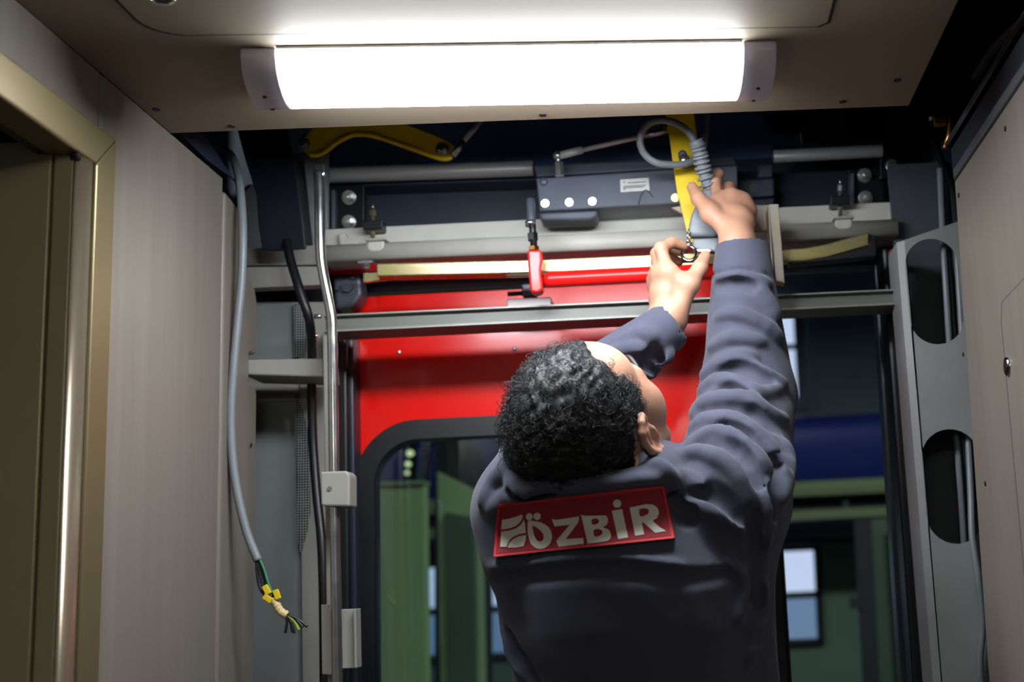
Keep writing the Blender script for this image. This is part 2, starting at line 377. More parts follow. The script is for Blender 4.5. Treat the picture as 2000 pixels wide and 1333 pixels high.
# left pillar, seen between the wall panel and the door
pl = thing('trim_3', (-.65, 2.2, 0), 'grey painted door pillar left of the door with open bays', 'pillar', kind='structure')
YPL = 2.22
plate('pillar_plate', [(470, 590), (582, 590), (590, 1400), (478, 1400)], YPL, .006, 'grey_plate_blue', pl)
plate('pillar_plate', [(583, 590), (648, 590), (656, 1400), (591, 1400)], YPL-.01, .014, 'grey_primer', pl)
plate('mesh_strip', [(574, 592), (583, 592), (601, 640), (596, 698), (575, 698)], YPL-.0115, .001, 'fibre_mesh', pl, 0)
plate('mesh_strip', [(576, 768), (588, 790), (604, 850), (606, 1000), (600, 1040), (588, 1082), (582, 1060)], YPL-.0115, .001, 'fibre_mesh', pl, 0)
plate('cavity_plate', [(468, 555), (640, 545), (640, 600), (468, 600)], YPL+.03, .005, 'void_black', pl)
plate('upper_plate', [(470, 486), (640, 478), (640, 517), (470, 519)], 2.17, .01, 'grey_primer', pl)
plate('upper_plate', [(470, 522), (626, 520), (640, 556), (470, 564)], 2.15, .03, 'grey_primer', pl)
plate('upper_plate', [(470, 380), (560, 300), (600, 300), (612, 480), (470, 488)], 2.26, .01, 'grey_plate_blue', pl)
plate('cross_beam', [(472, 703), (630, 700), (632, 737), (472, 732)], 2.06, .10, 'grey_primer', pl, .003)
plate('edge_angle', [(630, 655), (640, 655), (652, 1400), (640, 1400)], 2.02, .04, 'grey_primer', pl, .002)
plate('bay_plate', [(470, 742), (600, 742), (600, 782), (470, 790)], YPL-.004, .004, 'grey_primer', pl)  # grey primer plate in the bay below the cross beam

# black seals beside the red door
sl = thing('trim_4', (-.6, 2.3, 0), 'black rubber door seal strips left of the red door', 'seal', kind='structure')
plate('seal', [(655, 655), (676, 655), (684, 1400), (662, 1400)], 2.24, .05, 'rubber', sl, .004)
plate('seal', [(677, 655), (689, 655), (700, 1400), (685, 1400)], 2.26, .05, 'seal_blue', sl, .004)
sr = thing('trim_5', (.37, 2.25, 0), 'black rubber door seal strips beside the perforated post', 'seal', kind='structure')
plate('seal', [(1707, 512), (1722, 511), (1788, 1400), (1765, 1400)], 2.30, .05, 'seal_blue', sr, .004)
plate('seal', [(1722, 480), (1762, 480), (1835, 1400), (1788, 1400)], 2.22, .08, 'rubber', sr, .006)
plate('door_jamb', [(1738, 488), (1757, 486), (1760, 562), (1746, 562)], 2.18, .02, 'red_part', sr)
# dark head of the doorway and the red strip above the leaf
hd = thing('trim_6', (-.1, 2.36, 1.97), 'dark doorway head above the red sliding door', 'trim', kind='structure')
plate('head_bar', [(640, 532), (1720, 482), (1720, 512), (700, 562), (640, 568)], 2.345, .06, 'void_black', hd)
plate('red_strip', [(636, 512), (716, 508), (716, 534), (636, 536)], 2.33, .02, 'red_part', hd)
plate('roller_housing', [(650, 540), (704, 535), (706, 575), (690, 600), (655, 605)], 2.25, .05, 'anthracite', hd, .006)
for px, py, r in ((680, 562, 13), (692, 545, 4), (660, 566, 4)): hexbolt('bolt', P(px, py, Y=2.25), r*.0009, hd, 'anthracite')

# ------------------------------------------------------------------ inner door on the left (door_1): frame and leaf swung into the doorway
d1 = thing('door_1', (XL, 1.2, 0), 'olive inner door leaf in a champagne metal frame', 'door', kind='structure')
fy0, fy1 = 1.4735, 1.527; zf0 = 1.927
pr = 0.012
MB().prism([(XL-.03, fy0, 0), (XL-.03, fy1, 0), (XL-.03, fy1, z_h), (XL-.03, fy0, zf0)], (.03+pr, 0, 0)).build('frame_jamb', 'champagne', d1, .003)
MB().prism([(XL-.03, fy0, zf0), (XL-.03, fy1, z_h), (XL-.03, .60, z_h), (XL-.03, .655, zf0)], (.03+pr, 0, 0)).build('frame_header', 'champagne', d1, .003)
MB().prism([(XL-.03, .655, zf0), (XL-.03, .60, z_h), (XL-.03, .60, 0), (XL-.03, .655, 0)], (.03+pr, 0, 0)).build('frame_jamb', 'champagne', d1, .003)
MB().box((XL-.042, .66, zf0+.002), (XL-.03, 1.46, zf0+.03)).build('header_reveal', 'black_plastic', d1)
MB().box((XL-.03, 1.466, 0), (XL+.004, 1.4735, zf0)).build('frame_seal', 'rubber', d1)
ly = 1.438
lz = P(40, 276, Y=ly).z
xg = P(86, 700, Y=ly).x; xe = P(128, 700, Y=ly).x; xo = P(168, 700, Y=ly).x
MB().box((-1.45, ly, 0.01), (xg-.0015, ly+.03, lz)).build('leaf', 'olive_door', d1, .002)
MB().box((xg+.0015, ly+.001, 0.01), (xe, ly+.03, lz)).build('leaf_stile', 'olive_door', d1, .002)
b = MB(); n = 12; xo = P(168, 700, Y=ly+.03).x
prof = [(xe, ly+.001)] + [(xe+(xo-xe)*math.sin(math.radians(90*i/n)), ly+.001+.029*(1-math.cos(math.radians(90*i/n)))) for i in range(1, n+1)] + [(xe, ly+.03)]
b.add([(x, y, 0.01) for x, y in prof]+[(x, y, lz+.006) for x, y in prof], [tuple(range(len(prof))), tuple(range(len(prof), 2*len(prof)))]); N = len(prof); b0 = 0
for i in range(N): b.f.append((i, (i+1) % N, N+(i+1) % N, N+i)); b.sm.append(i < n+1)
b.build('leaf_edge', 'door_edge_metal', d1)
c0 = P(152, 303, Y=ly+.006); MB().cyl(c0-Vector((0, .006, .008)), c0+Vector((0, -.006, .010)), .006, n=12).build('hinge_pin', 'screw_dark', d1)
tag(MB().box((-1.6, 1.492, 0), (-0.74, 1.54, 2.05)).build('wall_closet', 'void_black'), 'dark closet wall inside the left doorway', 'wall', kind='structure')
tag(MB().box((-1.65, .5, 0), (-1.6, 1.6, 2.5)).build('wall_closet_side', 'void_black'), 'dark closet side wall inside the left doorway', 'wall', kind='structure')

# ------------------------------------------------------------------ red sliding door (door_2)
d2 = thing('door_2', (-.2, 2.32, 0), 'glossy red sliding door with a rounded black-framed window', 'door', kind='structure')
YD = 2.31
zt = P(840, 574, Y=YD).z; x0 = P(690, 900, Y=YD).x; x1 = P(1475, 700, Y=YD).x
gx0 = P(694, 930, Y=YD).x; gz1 = P(840, 820, Y=YD).z; gx1 = P(1288, 900, Y=YD).x; gz0 = .55; gw = 0.036
outer = rrect(x0, .03, x1, zt, .016, 6)
holed_xz('leaf', [outer, rrect(gx0+.01, gz0+.01, gx1-.01, gz1-.01, .10, 12)], YD, .034, 'red_gloss', d2, 0)
me = holed_xz('gasket', [rrect(gx0, gz0, gx1, gz1, .115, 14), rrect(gx0+gw, gz0+gw, gx1-gw, gz1-gw, .08, 14)], YD-.012, .05, 'rubber', d2, 0)
bv = me.modifiers.new('bevel', 'BEVEL'); bv.width = .009; bv.segments = 3; bv.limit_method = 'ANGLE'; bv.angle_limit = math.radians(50)
MB().box((gx0+gw-.005, YD+.012, gz0+gw-.005), (gx1-gw+.005, YD+.017, gz1-gw+.005)).build('pane', 'door_glass', d2)
MB().box((x1+.001, YD-.005, .03), (x1+.03, YD+.035, zt-.005)).build('edge_rubber', 'rubber', d2, .008)
for px, py in ((779, 688), (1005, 682)):
    c = P(px, py, Y=YD); MB().ball(c, .0042, sy=.5).build('rivet', 'zinc_bolt', d2)

# ================================================================== CEILING LAMP
lp = thing('ceiling_lamp', (-.18, 1.5, ZC), 'lit slim white batten lamp with plastic end caps on the ceiling', 'lamp')
zl = ZC-.026
tl, tr, br, bl = P(533, 108, Z=ZC-.010), P(1443, 90, Z=ZC-.010), P(1433, 187, Z=ZC-.018), P(590, 198, Z=ZC-.018)
ux = ((tr-tl)+(br-bl)).normalized(); uy = Vector((-ux.y, ux.x, 0))
cn = (tl+tr+br+bl)/4; cn.z = ZC; hl = ((tr-tl).dot(ux)+(br-bl).dot(ux))/4; hw = ((bl-tl).dot(uy)+(br-tr).dot(uy))/4
def lampsec(s0, s1, inset, drop, n=14, flat=.0):
    """curved cross section swept along the lamp between s0 and s1 (fractions of half length)"""
    b = MB(); sec = []
    for i in range(n+1):
        t = -1+2*i/n; sec.append((t*(hw-inset), -flat-drop*(1-t*t)**.6))
    sec = [(-(hw-inset), 0.0)] + sec + [(hw-inset, 0.0)]; N = len(sec)
    rows = []
    for s in (s0, s1): rows += [cn+ux*s+uy*a+Vector((0, 0, c)) for a, c in sec]
    b.add(rows, [tuple(range(N))[::-1], tuple(range(N, 2*N))]); b.sm = [False, False]
    for i in range(N): b.f.append((i, (i+1) % N, N+(i+1) % N, N+i)); b.sm.append(1 <= i < N-2)
    return b
lampsec(-hl, hl, .004, .034, flat=.012).build('diffuser', 'diffuser', lp)
b = MB()
for s in (-1, 1): b.prism([cn+ux*(-hl)+uy*s*(hw-.004), cn+ux*hl+uy*s*(hw-.004), cn+ux*hl+uy*s*(hw+.001), cn+ux*(-hl)+uy*s*(hw+.001)], (0, 0, -.004))
b.build('base_rails', 'lamp_base', lp, .001)
for s in (-1, 1):
    L = .043; e = lampsec(hl+.0005, hl+L, .0032, .0345, flat=.0125) if s > 0 else lampsec(-hl-L, -hl-.0005, .0032, .0345, flat=.0125)
    cp = e.build('end_cap', 'cap_plastic', lp, .002)
    for off in (-.02, .022):
        c = cn+ux*s*(hl+.024)+uy*off+Vector((0, 0, -.0450)); MB().cyl(c+Vector((0, 0, .004)), c-Vector((0, 0, .0012)), .0026, n=10).build('screw', 'screw_dark', cp)
    c = cn+ux*s*(hl-.03)+uy*.012+Vector((0, 0, -.0258))

# unseen copy of the lamp behind the camera, added as fill light
lp_fill = thing('ceiling_lamp', (-.18, -.80, ZC), 'added unseen fill lamp, a dimmer batten on the ceiling behind the viewer', 'lamp')
for ch_ in [o for o in bpy.data.objects if o.parent == lp]:
    n_ = ch_.copy(); COL.objects.link(n_); n_.parent = lp_fill
    if ch_.name.startswith('diffuser'): n_.data = ch_.data.copy(); n_.data.materials[0] = MATS['diffuser_fill']
    n_.matrix_parent_inverse = Matrix.Translation(-Vector(lp.location))
    for g_ in [o for o in bpy.data.objects if o.parent == ch_]:
        m_ = g_.copy(); COL.objects.link(m_); m_.parent = n_; m_.matrix_parent_inverse = Matrix.Identity(4)

# ================================================================== DOOR MECHANISM
def bar(name, pts, Y, depth, m, parent=None, bev=.002): return plate(name, pts, Y, depth, m, parent, bev)
def hbar(x0, y0, x1, y1, h): return [(x0, y0-h/2), (x1, y1-h/2), (x1, y1+h/2), (x0, y0+h/2)]
# guide beam: two-lipped grey channel over the door
gb = thing('guide_beam', (-.1, 2.17, 2.05), 'light grey two-lipped guide beam above the red door', 'beam')
bar('upper_lip', hbar(634, 466, 1750, 412, 36), 2.18, .10, 'grey_paint', gb)
s = [P(634, 498, Y=2.16), P(1752, 447, Y=2.16)]
b = MB(); r_ = .0155; n = 16
dx = (s[1]-s[0])
prof = [(.05, r_), (0.004, r_)] + [(-.006-r_*.55*math.sin(math.radians(a)), r_*math.cos(math.radians(a))) for a in range(0, 181, 15)] + [(0.004, -r_), (.05, -r_)]
N = len(prof)
b.add([s[0]+Vector((0, y, z)) for y, z in prof]+[s[1]+Vector((0, y, z)) for y, z in prof], [tuple(range(N)), tuple(range(N, 2*N))])
for i in range(N): b.f.append((i, (i+1) % N, N+(i+1) % N, N+i)); b.sm.append(True)
b.build('lower_lip', 'grey_paint', gb)
bar('seam', hbar(660, 481, 1480, 442, 2.0), 2.176, .003, 'groove', gb, 0)
bar('weld_tab', [(660, 456), (674, 453), (678, 464), (700, 470), (700, 484), (663, 485)], 2.165, .02, 'grey_paint', gb, .003)
for x, y in ((733, 480), (1648, 437)):
    bar('clip', [(x-17, y-9), (x+17, y-11), (x+17, y+6), (x+8, y+12), (x-10, y+12), (x-17, y+6)], 2.145, .03, 'grey_paint', gb, .003)
    bar('clip_washer', hbar(x-20, y-12, x+20, y-14, 4), 2.135, .05, 'label_plate', gb, .001)
c = P(716, 521, Y=2.13); MB().box((c.x-.013, 2.12, c.z+.004), (c.x+.013, 2.18, c.z+.008)).build('bolt_plate', 'zinc_bolt', gb); hexbolt('bolt', c+Vector((0, 0, .004)), .006, gb, axis=(0, -.3, -1))

# adjusting studs
for (x, y0, y1, m, lab) in ((728, 400, 472, 'zinc_yellow', 'thin brass adjusting stud standing on the guide beam, left'), (1641, 352, 424, 'zinc_bolt', 'thin steel adjusting stud standing on the guide beam, right')):
    t = thing('adjusting_stud', P(x, y1, Y=2.16), lab, 'stud', 'adjusting studs on the guide beam')
    MB().cyl(P(x, y1, Y=2.16), P(x, y0+8, Y=2.16), .0038, n=12).build('shank', m, t); MB().cyl(P(x, y0+22, Y=2.16), P(x, y0+12, Y=2.16), .0065, n=6, smooth=False).build('nut', m, t)
    MB().cyl(P(x, y0+8, Y=2.16), P(x, y0, Y=2.16), .0025, n=10).build('tip', m, t)
    bar('block', hbar(x-19, y0+40, x+19, y0+38, 18), 2.145, .03, 'black_plastic', t, .002)

# bearing plates with bolt pairs
for (pts, bolts, lab) in (
        ([(640, 362), (712, 358), (712, 452), (640, 458)], ((682, 386), (682, 434)), 'black bearing plate with two zinc bolts on the left of the mechanism'),
        ([(1655, 330), (1728, 326), (1728, 412), (1655, 414)], ((1688, 343), (1690, 387)), 'black bearing plate with two zinc bolts below the right guide tube')):
    t = thing('bearing_plate', P(pts[0][0], pts[2][1], Y=2.23), lab, 'plate', 'bearing plates of the door mechanism')
    bar('plate', pts, 2.23, .02, 'black_plastic', t, .003)
    bar('rib', [(pts[0][0]+6, pts[0][1]+8), (pts[0][0]+14, pts[0][1]+8), (pts[0][0]+14, pts[3][1]-6), (pts[0][0]+6, pts[3][1]-6)], 2.215, .02, 'anthracite', t)
    for x, y in bolts: hexbolt('bolt', P(x, y, Y=2.23), .0088, t, washer=1.5, h=.012, stud=.01, axis=(0, -1, -.25))

# guide tubes
t = thing('guide_tube', P(640, 337, Y=2.25), 'long grey guide tube at the left above the guide beam', 'tube', 'guide tubes')
MB().cyl(P(636, 343, Y=2.25), P(1042, 329, Y=2.25), .0145, n=24).build('tube', 'tube_grey', t, .001)
MB().cyl(P(612, 362, Y=2.25), P(640, 343, Y=2.25), .011, n=16).build('end_bolt', 'brass', t)
t = thing('guide_tube', P(1512, 305, Y=2.20), 'short grey guide tube at the right below the cover disc', 'tube', 'guide tubes')
MB().cyl(P(1510, 306, Y=2.20), P(1723, 295, Y=2.20), .0115, n=24).build('tube', 'tube_grey', t, .001)
bar('end_holder', [(1718, 262), (1745, 258), (1748, 345), (1718, 350)], 2.21, .03, 'black_plastic', t, .003)
bar('holder_bar', [(1508, 285), (1722, 272), (1722, 280), (1508, 292)], 2.23, .03, 'black_plastic', t, .001)
hexbolt('bolt', P(1740, 324, Y=2.205), .0088, t, washer=1.2, h=.011)
t = thing('bearing_block', P(1470, 380, Y=2.22), 'dark steel bearing block behind the raised hand', 'block')
bar('block', [(1434, 352), (1512, 347), (1512, 382), (1434, 388)], 2.22, .05, 'anthracite', t, .004)
bar('upper_block', [(1480, 322), (1510, 320), (1510, 345), (1480, 347)], 2.23, .05, 'anthracite', t, .004)
MB().cyl(P(1472, 366, Y=2.22), P(1472, 366, Y=2.216), .009, n=6).build('socket', 'black_plastic', t)
bar('foot', [(1436, 390), (1514, 385), (1514, 402), (1436, 406)], 2.21, .06, 'navy_dark', t, .004)

# actuator box
ac = thing('door_actuator', P(1240, 430, Y=2.10), 'anthracite actuator box with a rating plate and white bolt heads', 'actuator')
YA = 2.10
bar('housing', [(1047, 348), (1440, 322), (1442, 392), (1053, 413)], YA, .12, 'anthracite', ac, .003)
bar('top_cover', [(1040, 322), (1435, 303), (1440, 322), (1047, 346)], YA+.03, .10, 'navy_paint', ac, .004)
bar('lower_lug', [(1051, 415), (1168, 410), (1166, 424), (1152, 429), (1056, 431)], YA+.01, .05, 'anthracite', ac, .004)
pt = bar('rating_plate', [(1211, 351), (1267, 347), (1269, 372), (1212, 376)], YA-.0012, .002, 'label_plate', ac, .0002)
for i, (xa, xb, yy) in enumerate(((1217, 1222, 356), (1226, 1262, 357.5), (1217, 1262, 364.5), (1217, 1258, 367.5), (1217, 1222, 370))):
    bar('print_line', hbar(xa, yy+(0 if i else 0), xb, yy-(xb-xa)*.06, 1.6), YA-.0016, .0005, 'print_dark', pt, 0)
for x, y, m in ((1065, 398, 'zinc_bolt'), (1112, 396, 'zinc_bolt'), (1157, 394, 'zinc_bolt'), (1319, 387, 'bolt_green')):
    c = P(x, y, Y=YA); bb = MB(); nd = Vector((0, -1, -.15)); bb.cyl(c-nd*.002, c+nd*.004, .0082, .0076, n=20); bb.cyl(c+nd*.004, c+nd*.007, .0058, n=6, smooth=False); bb.build('bolt', m, ac, .0008)
c = P(1062, 355, Y=YA); MB().ball(c, .0075, sy=.6).build('bolt', 'anthracite', ac)
# seam of a thin cable along the box
MB().tube(spline([P(1247, 400, Y=YA-.002), P(1252, 382, Y=YA-.002), P(1262, 371, Y=YA-.002), P(1275, 385, Y=YA-.002)], 6), .0007, n=6).build('wire', 'wire_black', ac)

# ball joint stud and tie rod
bj = thing('tie_rod', P(1092, 345, Y=2.10), 'thin steel tie rod from the ball stud to the yellow lever', 'rod')
Yb = 2.09
MB().cyl(P(1093, 344, Y=Yb), P(1091, 318, Y=Yb), .0085, n=6, smooth=False).build('stud_nut', 'zinc_bolt', bj, .0006)
MB().cyl(P(1091, 322, Y=Yb), P(1089, 300, Y=Yb), .0045, n=12).build('stud', 'zinc_bolt', bj)
MB().ball(P(1089, 304, Y=Yb), .0085).build('ball', 'zinc_bolt', bj)
MB().cyl(P(1093, 304, Y=Yb), P(1137, 293, Y=Yb+.005), .0068, n=14).build('socket', 'tube_grey', bj)
MB().cyl(P(1135, 294, Y=Yb+.005), P(1272, 262, Y=2.07), .0042, n=12).build('rod', 'tube_grey', bj)
MB().cyl(P(1266, 263, Y=2.07), P(1310, 254, Y=2.07), .0062, n=12).build('end_sleeve', 'zinc_bolt', bj)

# yellow levers
lv = thing('yellow_lever', P(600, 300, Y=2.16), 'bent yellow lever plate under the ceiling edge on the left', 'lever', 'yellow levers')
YL = 2.16
out = spline([Vector((x, y, 0)) for x, y in ((588, 276), (594, 296), (612, 302), (634, 296), (664, 274), (695, 262), (735, 266), (800, 288), (862, 309), (880, 306), (886, 290), (874, 276), (800, 246), (720, 218), (640, 226), (600, 262))], 4, closed=True)
bar('plate', [(v.x, v.y) for v in out], YL, .010, 'yellow_paint', lv, .001)
rim = spline([P(x, y, Y=YL-.004) for x, y in ((606, 302), (618, 303), (634, 297), (664, 275), (695, 263), (735, 267), (800, 289), (862, 310), (882, 307))], 6)
MB().tube(rim, .0045, n=8).build('rim', 'yellow_paint', lv)
for x, y in ((594, 283), (864, 292)):
    c = P(x, y, Y=YL); hexbolt('pivot_bolt', c, .0085, lv, 'zinc_bolt', washer=1.35, h=.012)
rd = thing('link_rod', P(885, 300, Y=2.15), 'short grey link rod rising from the left yellow lever', 'rod')
MB().cyl(P(884, 304, Y=2.145), P(905, 276, Y=2.145), .0065, n=12).build('joint', 'zinc_bolt', rd); MB().cyl(P(903, 279, Y=2.145), P(940, 236, Y=2.145), .0046, n=12).build('rod', 'tube_grey', rd)
lv2 = thing('yellow_lever', P(1360, 470, Y=2.062), 'straight yellow lever arm behind the grey handset', 'lever', 'yellow levers')
bar('plate', [(1297, 195), (1352, 195), (1368, 320), (1398, 470), (1347, 474), (1322, 372)], 2.062, .012, 'yellow_paint', lv2, .0015)
c = P(1340, 322, Y=2.062); hexbolt('bolt', c, .0085, lv2, 'zinc_bolt', washer=1.2, h=.02, axis=(0, -1, 0)); MB().cyl(P(1334, 304, Y=2.03), P(1337, 322, Y=2.03), .0075, n=14).build('bolt_shank', 'zinc_bolt', lv2); MB().ball(P(1333, 302, Y=2.03), .0075).build('cap_nut', 'anthracite', lv2)

# yellow-zinc bar
hb = thing('zinc_bar', P(735, 527, Y=2.09), 'long yellow zinc-plated bar, bent up at its right end', 'bar')
YH = 2.09
def strip(cl_, h): return [(x, y-h/2) for x, y in cl_]+[(x, y+h/2) for x, y in cl_[::-1]]
zb_ = bar('bar', strip([(735, 527), (1045, 520), (1270, 510), (1480, 501), (1570, 497), (1615, 489), (1697, 466)], 25), YH, .022, 'zinc_yellow', hb, .002)
for i_, v in enumerate(zb_.data.vertices):      # the bar leans a little: its lower edge lies farther back
    if i_ % 14 >= 7: v.co.y += .0020
bar('under_strip', [(709, 533), (760, 531), (1040, 530), (1040, 540), (760, 546), (709, 552)], YH+.03, .01, 'zinc_yellow', hb, .001)
bar('end_block', [(1693, 455), (1712, 462), (1712, 500), (1540, 517), (1540, 507), (1620, 500), (1697, 478)], YH+.006, .03, 'black_plastic', hb, .002)

# red clevis with threaded rod
cv = thing('red_clevis', P(1045, 570, Y=2.03), 'small red clevis on a black threaded rod', 'clevis')
bar('clevis', [(1029, 488), (1057, 487), (1059, 508), (1056, 530), (1060, 566), (1050, 573), (1035, 570), (1031, 520)], 2.03, .03, 'red_part', cv, .004)
MB().cyl(P(1043, 488, Y=2.045), P(1037, 392, Y=2.065), .0058, n=14).build('rod', 'black_plastic', cv)
MB().cyl(P(1038, 433, Y=2.057), P(1035.5, 390, Y=2.065), .0075, n=16).build('cap', 'anthracite', cv, .001)
MB().cyl(P(1036.5, 441, Y=2.055), P(1036, 433, Y=2.056), .009, n=20).build('ring', 'zinc_bolt', cv)
MB().cyl(P(1041, 470, Y=2.05), P(1040, 456, Y=2.05), .0088, n=6, smooth=False).build('nut', 'black_plastic', cv)
MB().cyl(P(1043, 489, Y=2.045), P(1042.5, 482, Y=2.045), .0088, n=6, smooth=False).build('lock_nut', 'brass', cv)
rt = thing('red_tube', P(1062, 546, Y=2.065), 'glossy red tube running right from the clevis', 'tube')
pp = [P(1062, 547, Y=2.065), P(1066, 547, Y=2.065), P(1074, 546.5, Y=2.065), P(1250, 537.5, Y=2.065), P(1440, 528, Y=2.065)]
MB().tube(pp, [.008, .0115, .0135, .0135, .0135], n=24).build('tube', 'red_part', rt)
fo = thing('slide_block', P(1030, 590, Y=2.24), 'small black slide block with a bright plate below the clevis', 'block')
bar('block', [(1018, 555), (1046, 552), (1046, 578), (1020, 580)], 2.22, .04, 'anthracite', fo, .003)
bar('slide_plate', [(990, 584), (1076, 580), (1076, 600), (990, 603)], 2.20, .06, 'slide_plate', fo, .002)
MB().cyl(P(992, 575, Y=2.23), P(1022, 573, Y=2.23), .004, n=12).build('pin', 'black_plastic', fo)

# beige bracket
bk = thing('beige_bracket', P(1515, 550, Y=2.07), 'beige steel bracket beside the raised forearm', 'bracket')
bar('upright', [(1502, 399), (1521, 398), (1533, 553), (1516, 549)], 2.02, .03, 'beige_paint', bk, .002)
bar('arm', [(1310, 405), (1330, 402), (1502, 400), (1504, 450), (1468, 452), (1440, 425), (1345, 424)], 2.08, .012, 'beige_paint', bk, .002)
bar('web', [(1500, 400), (1503, 400), (1512, 548), (1508, 545)], 2.02, .08, 'beige_paint', bk, .001)

# angle rail across the doorway: channel open towards the room
ar = thing('cross_rail', P(630, 600, Y=2.05), 'grey steel channel rail crossing the doorway behind the worker', 'rail')
YQ = 2.10
e0, e1 = P(632, 615, Y=YQ), P(1764, 564, Y=YQ)
f0, f1 = P(632, 650, Y=YQ), P(1770, 595, Y=YQ)
def flange(a, b, dz, y0, y1): return MB().prism([(a.x, y0, a.z), (b.x, y0, b.z), (b.x, y1, b.z), (a.x, y1, a.z)], (0, 0, dz))
flange(e0, e1, -.004, YQ, YQ+.075).build('top_flange', 'rail_paint', ar, .001)
flange(f0, f1, .004, YQ, YQ+.075).build('bottom_flange', 'rail_paint', ar, .001)
MB().prism([(e0.x, YQ+.010, e0.z-.004), (e1.x, YQ+.010, e1.z-.004), (f1.x, YQ+.010, f1.z+.004), (f0.x, YQ+.010, f0.z+.004)], (0, .005, 0)).build('web', 'rail_paint', ar, 0)
MB().prism([(f0.x, YQ-.0015, f0.z+.0005), (f1.x, YQ-.0015, f1.z+.0005), (f1.x, YQ-.0015, f1.z+.0035), (f0.x, YQ-.0015, f0.z+.0035)], (0, .0015, 0)).build('bottom_edge', 'rail_edge', ar)
MB().prism([(e0.x, YQ-.0015, e0.z-.003), (e1.x, YQ-.0015, e1.z-.003), (e1.x, YQ-.0015, e1.z-.0005), (e0.x, YQ-.0015, e0.z-.0005)], (0, .0015, 0)).build('top_edge', 'rail_edge', ar)
for (x, y) in ((628, 618), (622, 656)):
    c = P(x, y, Y=2.12); MB().cyl(c, c+Vector((-.012, 0, 0)), .004, n=10).build('end_screw', 'zinc_bolt', ar)

# perforated post on the right
po = thing('trim_7', P(1790, 1333, Y=2.03), 'grey perforated post with two long slots at the right', 'post', kind='structure')
YP = 2.03
tlp, trp = P(1752, 470, Y=YP), P(1868, 434, Y=YP)
xl0 = P(1770, 700, Y=YP).x
o1 = [P(1825, 569, Y=YP), P(1862, 950, Y=YP)]
xR = .56
loops = [[(tlp.x+.012, 0.0), (xR, 0.0), (xR, trp.z+.03), (trp.x, trp.z), (tlp.x+.012, tlp.z)]]
for c, hwp, hhp in ((o1[0], 54, 108), (o1[1], 57, 111)):
    loops.append(stadium(c.x, c.z, hwp*YP/FPX, hhp*YP/FPX))
holed_xz('front_plate', loops, YP, .005, 'post_grey', po)
MB().prism([(tlp.x+.013, YP+.0003, 0), (tlp.x+.013, YP+.0003, tlp.z), (tlp.x, YP+.006, tlp.z-.002), (tlp.x, YP+.006, 0)], (0, .09, 0)).build('side_return', 'post_grey', po, 0)
MB().box((tlp.x+.02, YP+.14, 0), (.60, YP+.15, 2.1)).build('back_plate', 'trim_grey', po)
# cables inside the post and hanging out of its lower slot
def cable(name, pts, r, m, label, group=None, parent=None, n=10, k=8):
    o = MB().tube(spline(pts, k), r, n=n).build(name, m, parent)
    if parent is None: tag(o, label, 'cable', group)
    return o
cable('post_cable', [P(1836, 330, Y=2.08), P(1842, 470, Y=2.07), P(1850, 600, Y=2.07), P(1860, 760, Y=2.08), P(1872, 900, Y=2.07), P(1884, 1090, Y=2.09), P(1890, 1400, Y=2.1)], .0055, 'cable_grey', 'grey cable running down inside the post, nearest its left edge', 'cables in the post')
cable('post_cable', [P(1846, 330, Y=2.09), P(1852, 470, Y=2.085), P(1861, 600, Y=2.085), P(1872, 760, Y=2.09), P(1884, 900, Y=2.08), P(1895, 1090, Y=2.10), P(1900, 1400, Y=2.12)], .0052, 'cable_dark', 'dark cable in the post, middle of the three', 'cables in the post')
cable('post_cable', [P(1866, 440, Y=2.06), P(1878, 640, Y=2.06), P(1890, 840, Y=2.055), P(1896, 960, Y=2.04), P(1899, 1050, Y=2.022), P(1911, 1130, Y=2.012), P(1919, 1220, Y=2.015), P(1914, 1300, Y=2.015), P(1922, 1420, Y=2.02)], .0056, 'cable_grey', 'grey cable hanging out over the rim of the lower post slot', 'cables in the post')
# upper right corner: brass fitting and corrugated hose
bf = thing('brass_fitting', P(1840, 250, Y=1.94), 'brass pipe fitting in the dark upper right corner', 'fitting')
MB().cyl(P(1822, 236, Y=1.93), P(1846, 234, Y=1.93), .0105, n=6, smooth=False).build('nut', 'brass', bf, .001)
MB().tube(spline([P(1842, 232, Y=1.93), P(1852, 216, Y=1.93), P(1857, 235, Y=1.93), P(1855, 262, Y=1.93), P(1846, 290, Y=1.94)], 6), .0062, n=12).build('elbow', 'brass', bf)
MB().cyl(P(1814, 230, Y=1.93), P(1824, 229, Y=1.93), .005, n=12).build('stub', 'zinc_bolt', bf)
ch = MB(); cp_ = [P(2080, -20, Y=1.62), P(1995, 40, Y=1.7), P(1940, 95, Y=1.8), P(1905, 150, Y=1.9)]; q = spline(cp_, 14)
ch.tube(q, [.011 if i % 2 else .0085 for i in range(len(q))], n=12); tag(ch.build('corrugated_hose', 'black_plastic'), 'black corrugated hose above the right wall', 'hose')
cable('roof_cable', [P(1790, 200, Y=2.2), P(1840, 320, Y=2.16), P(1856, 460, Y=2.14)], .006, 'black_plastic', 'thick black cable dropping behind the right wall corner')

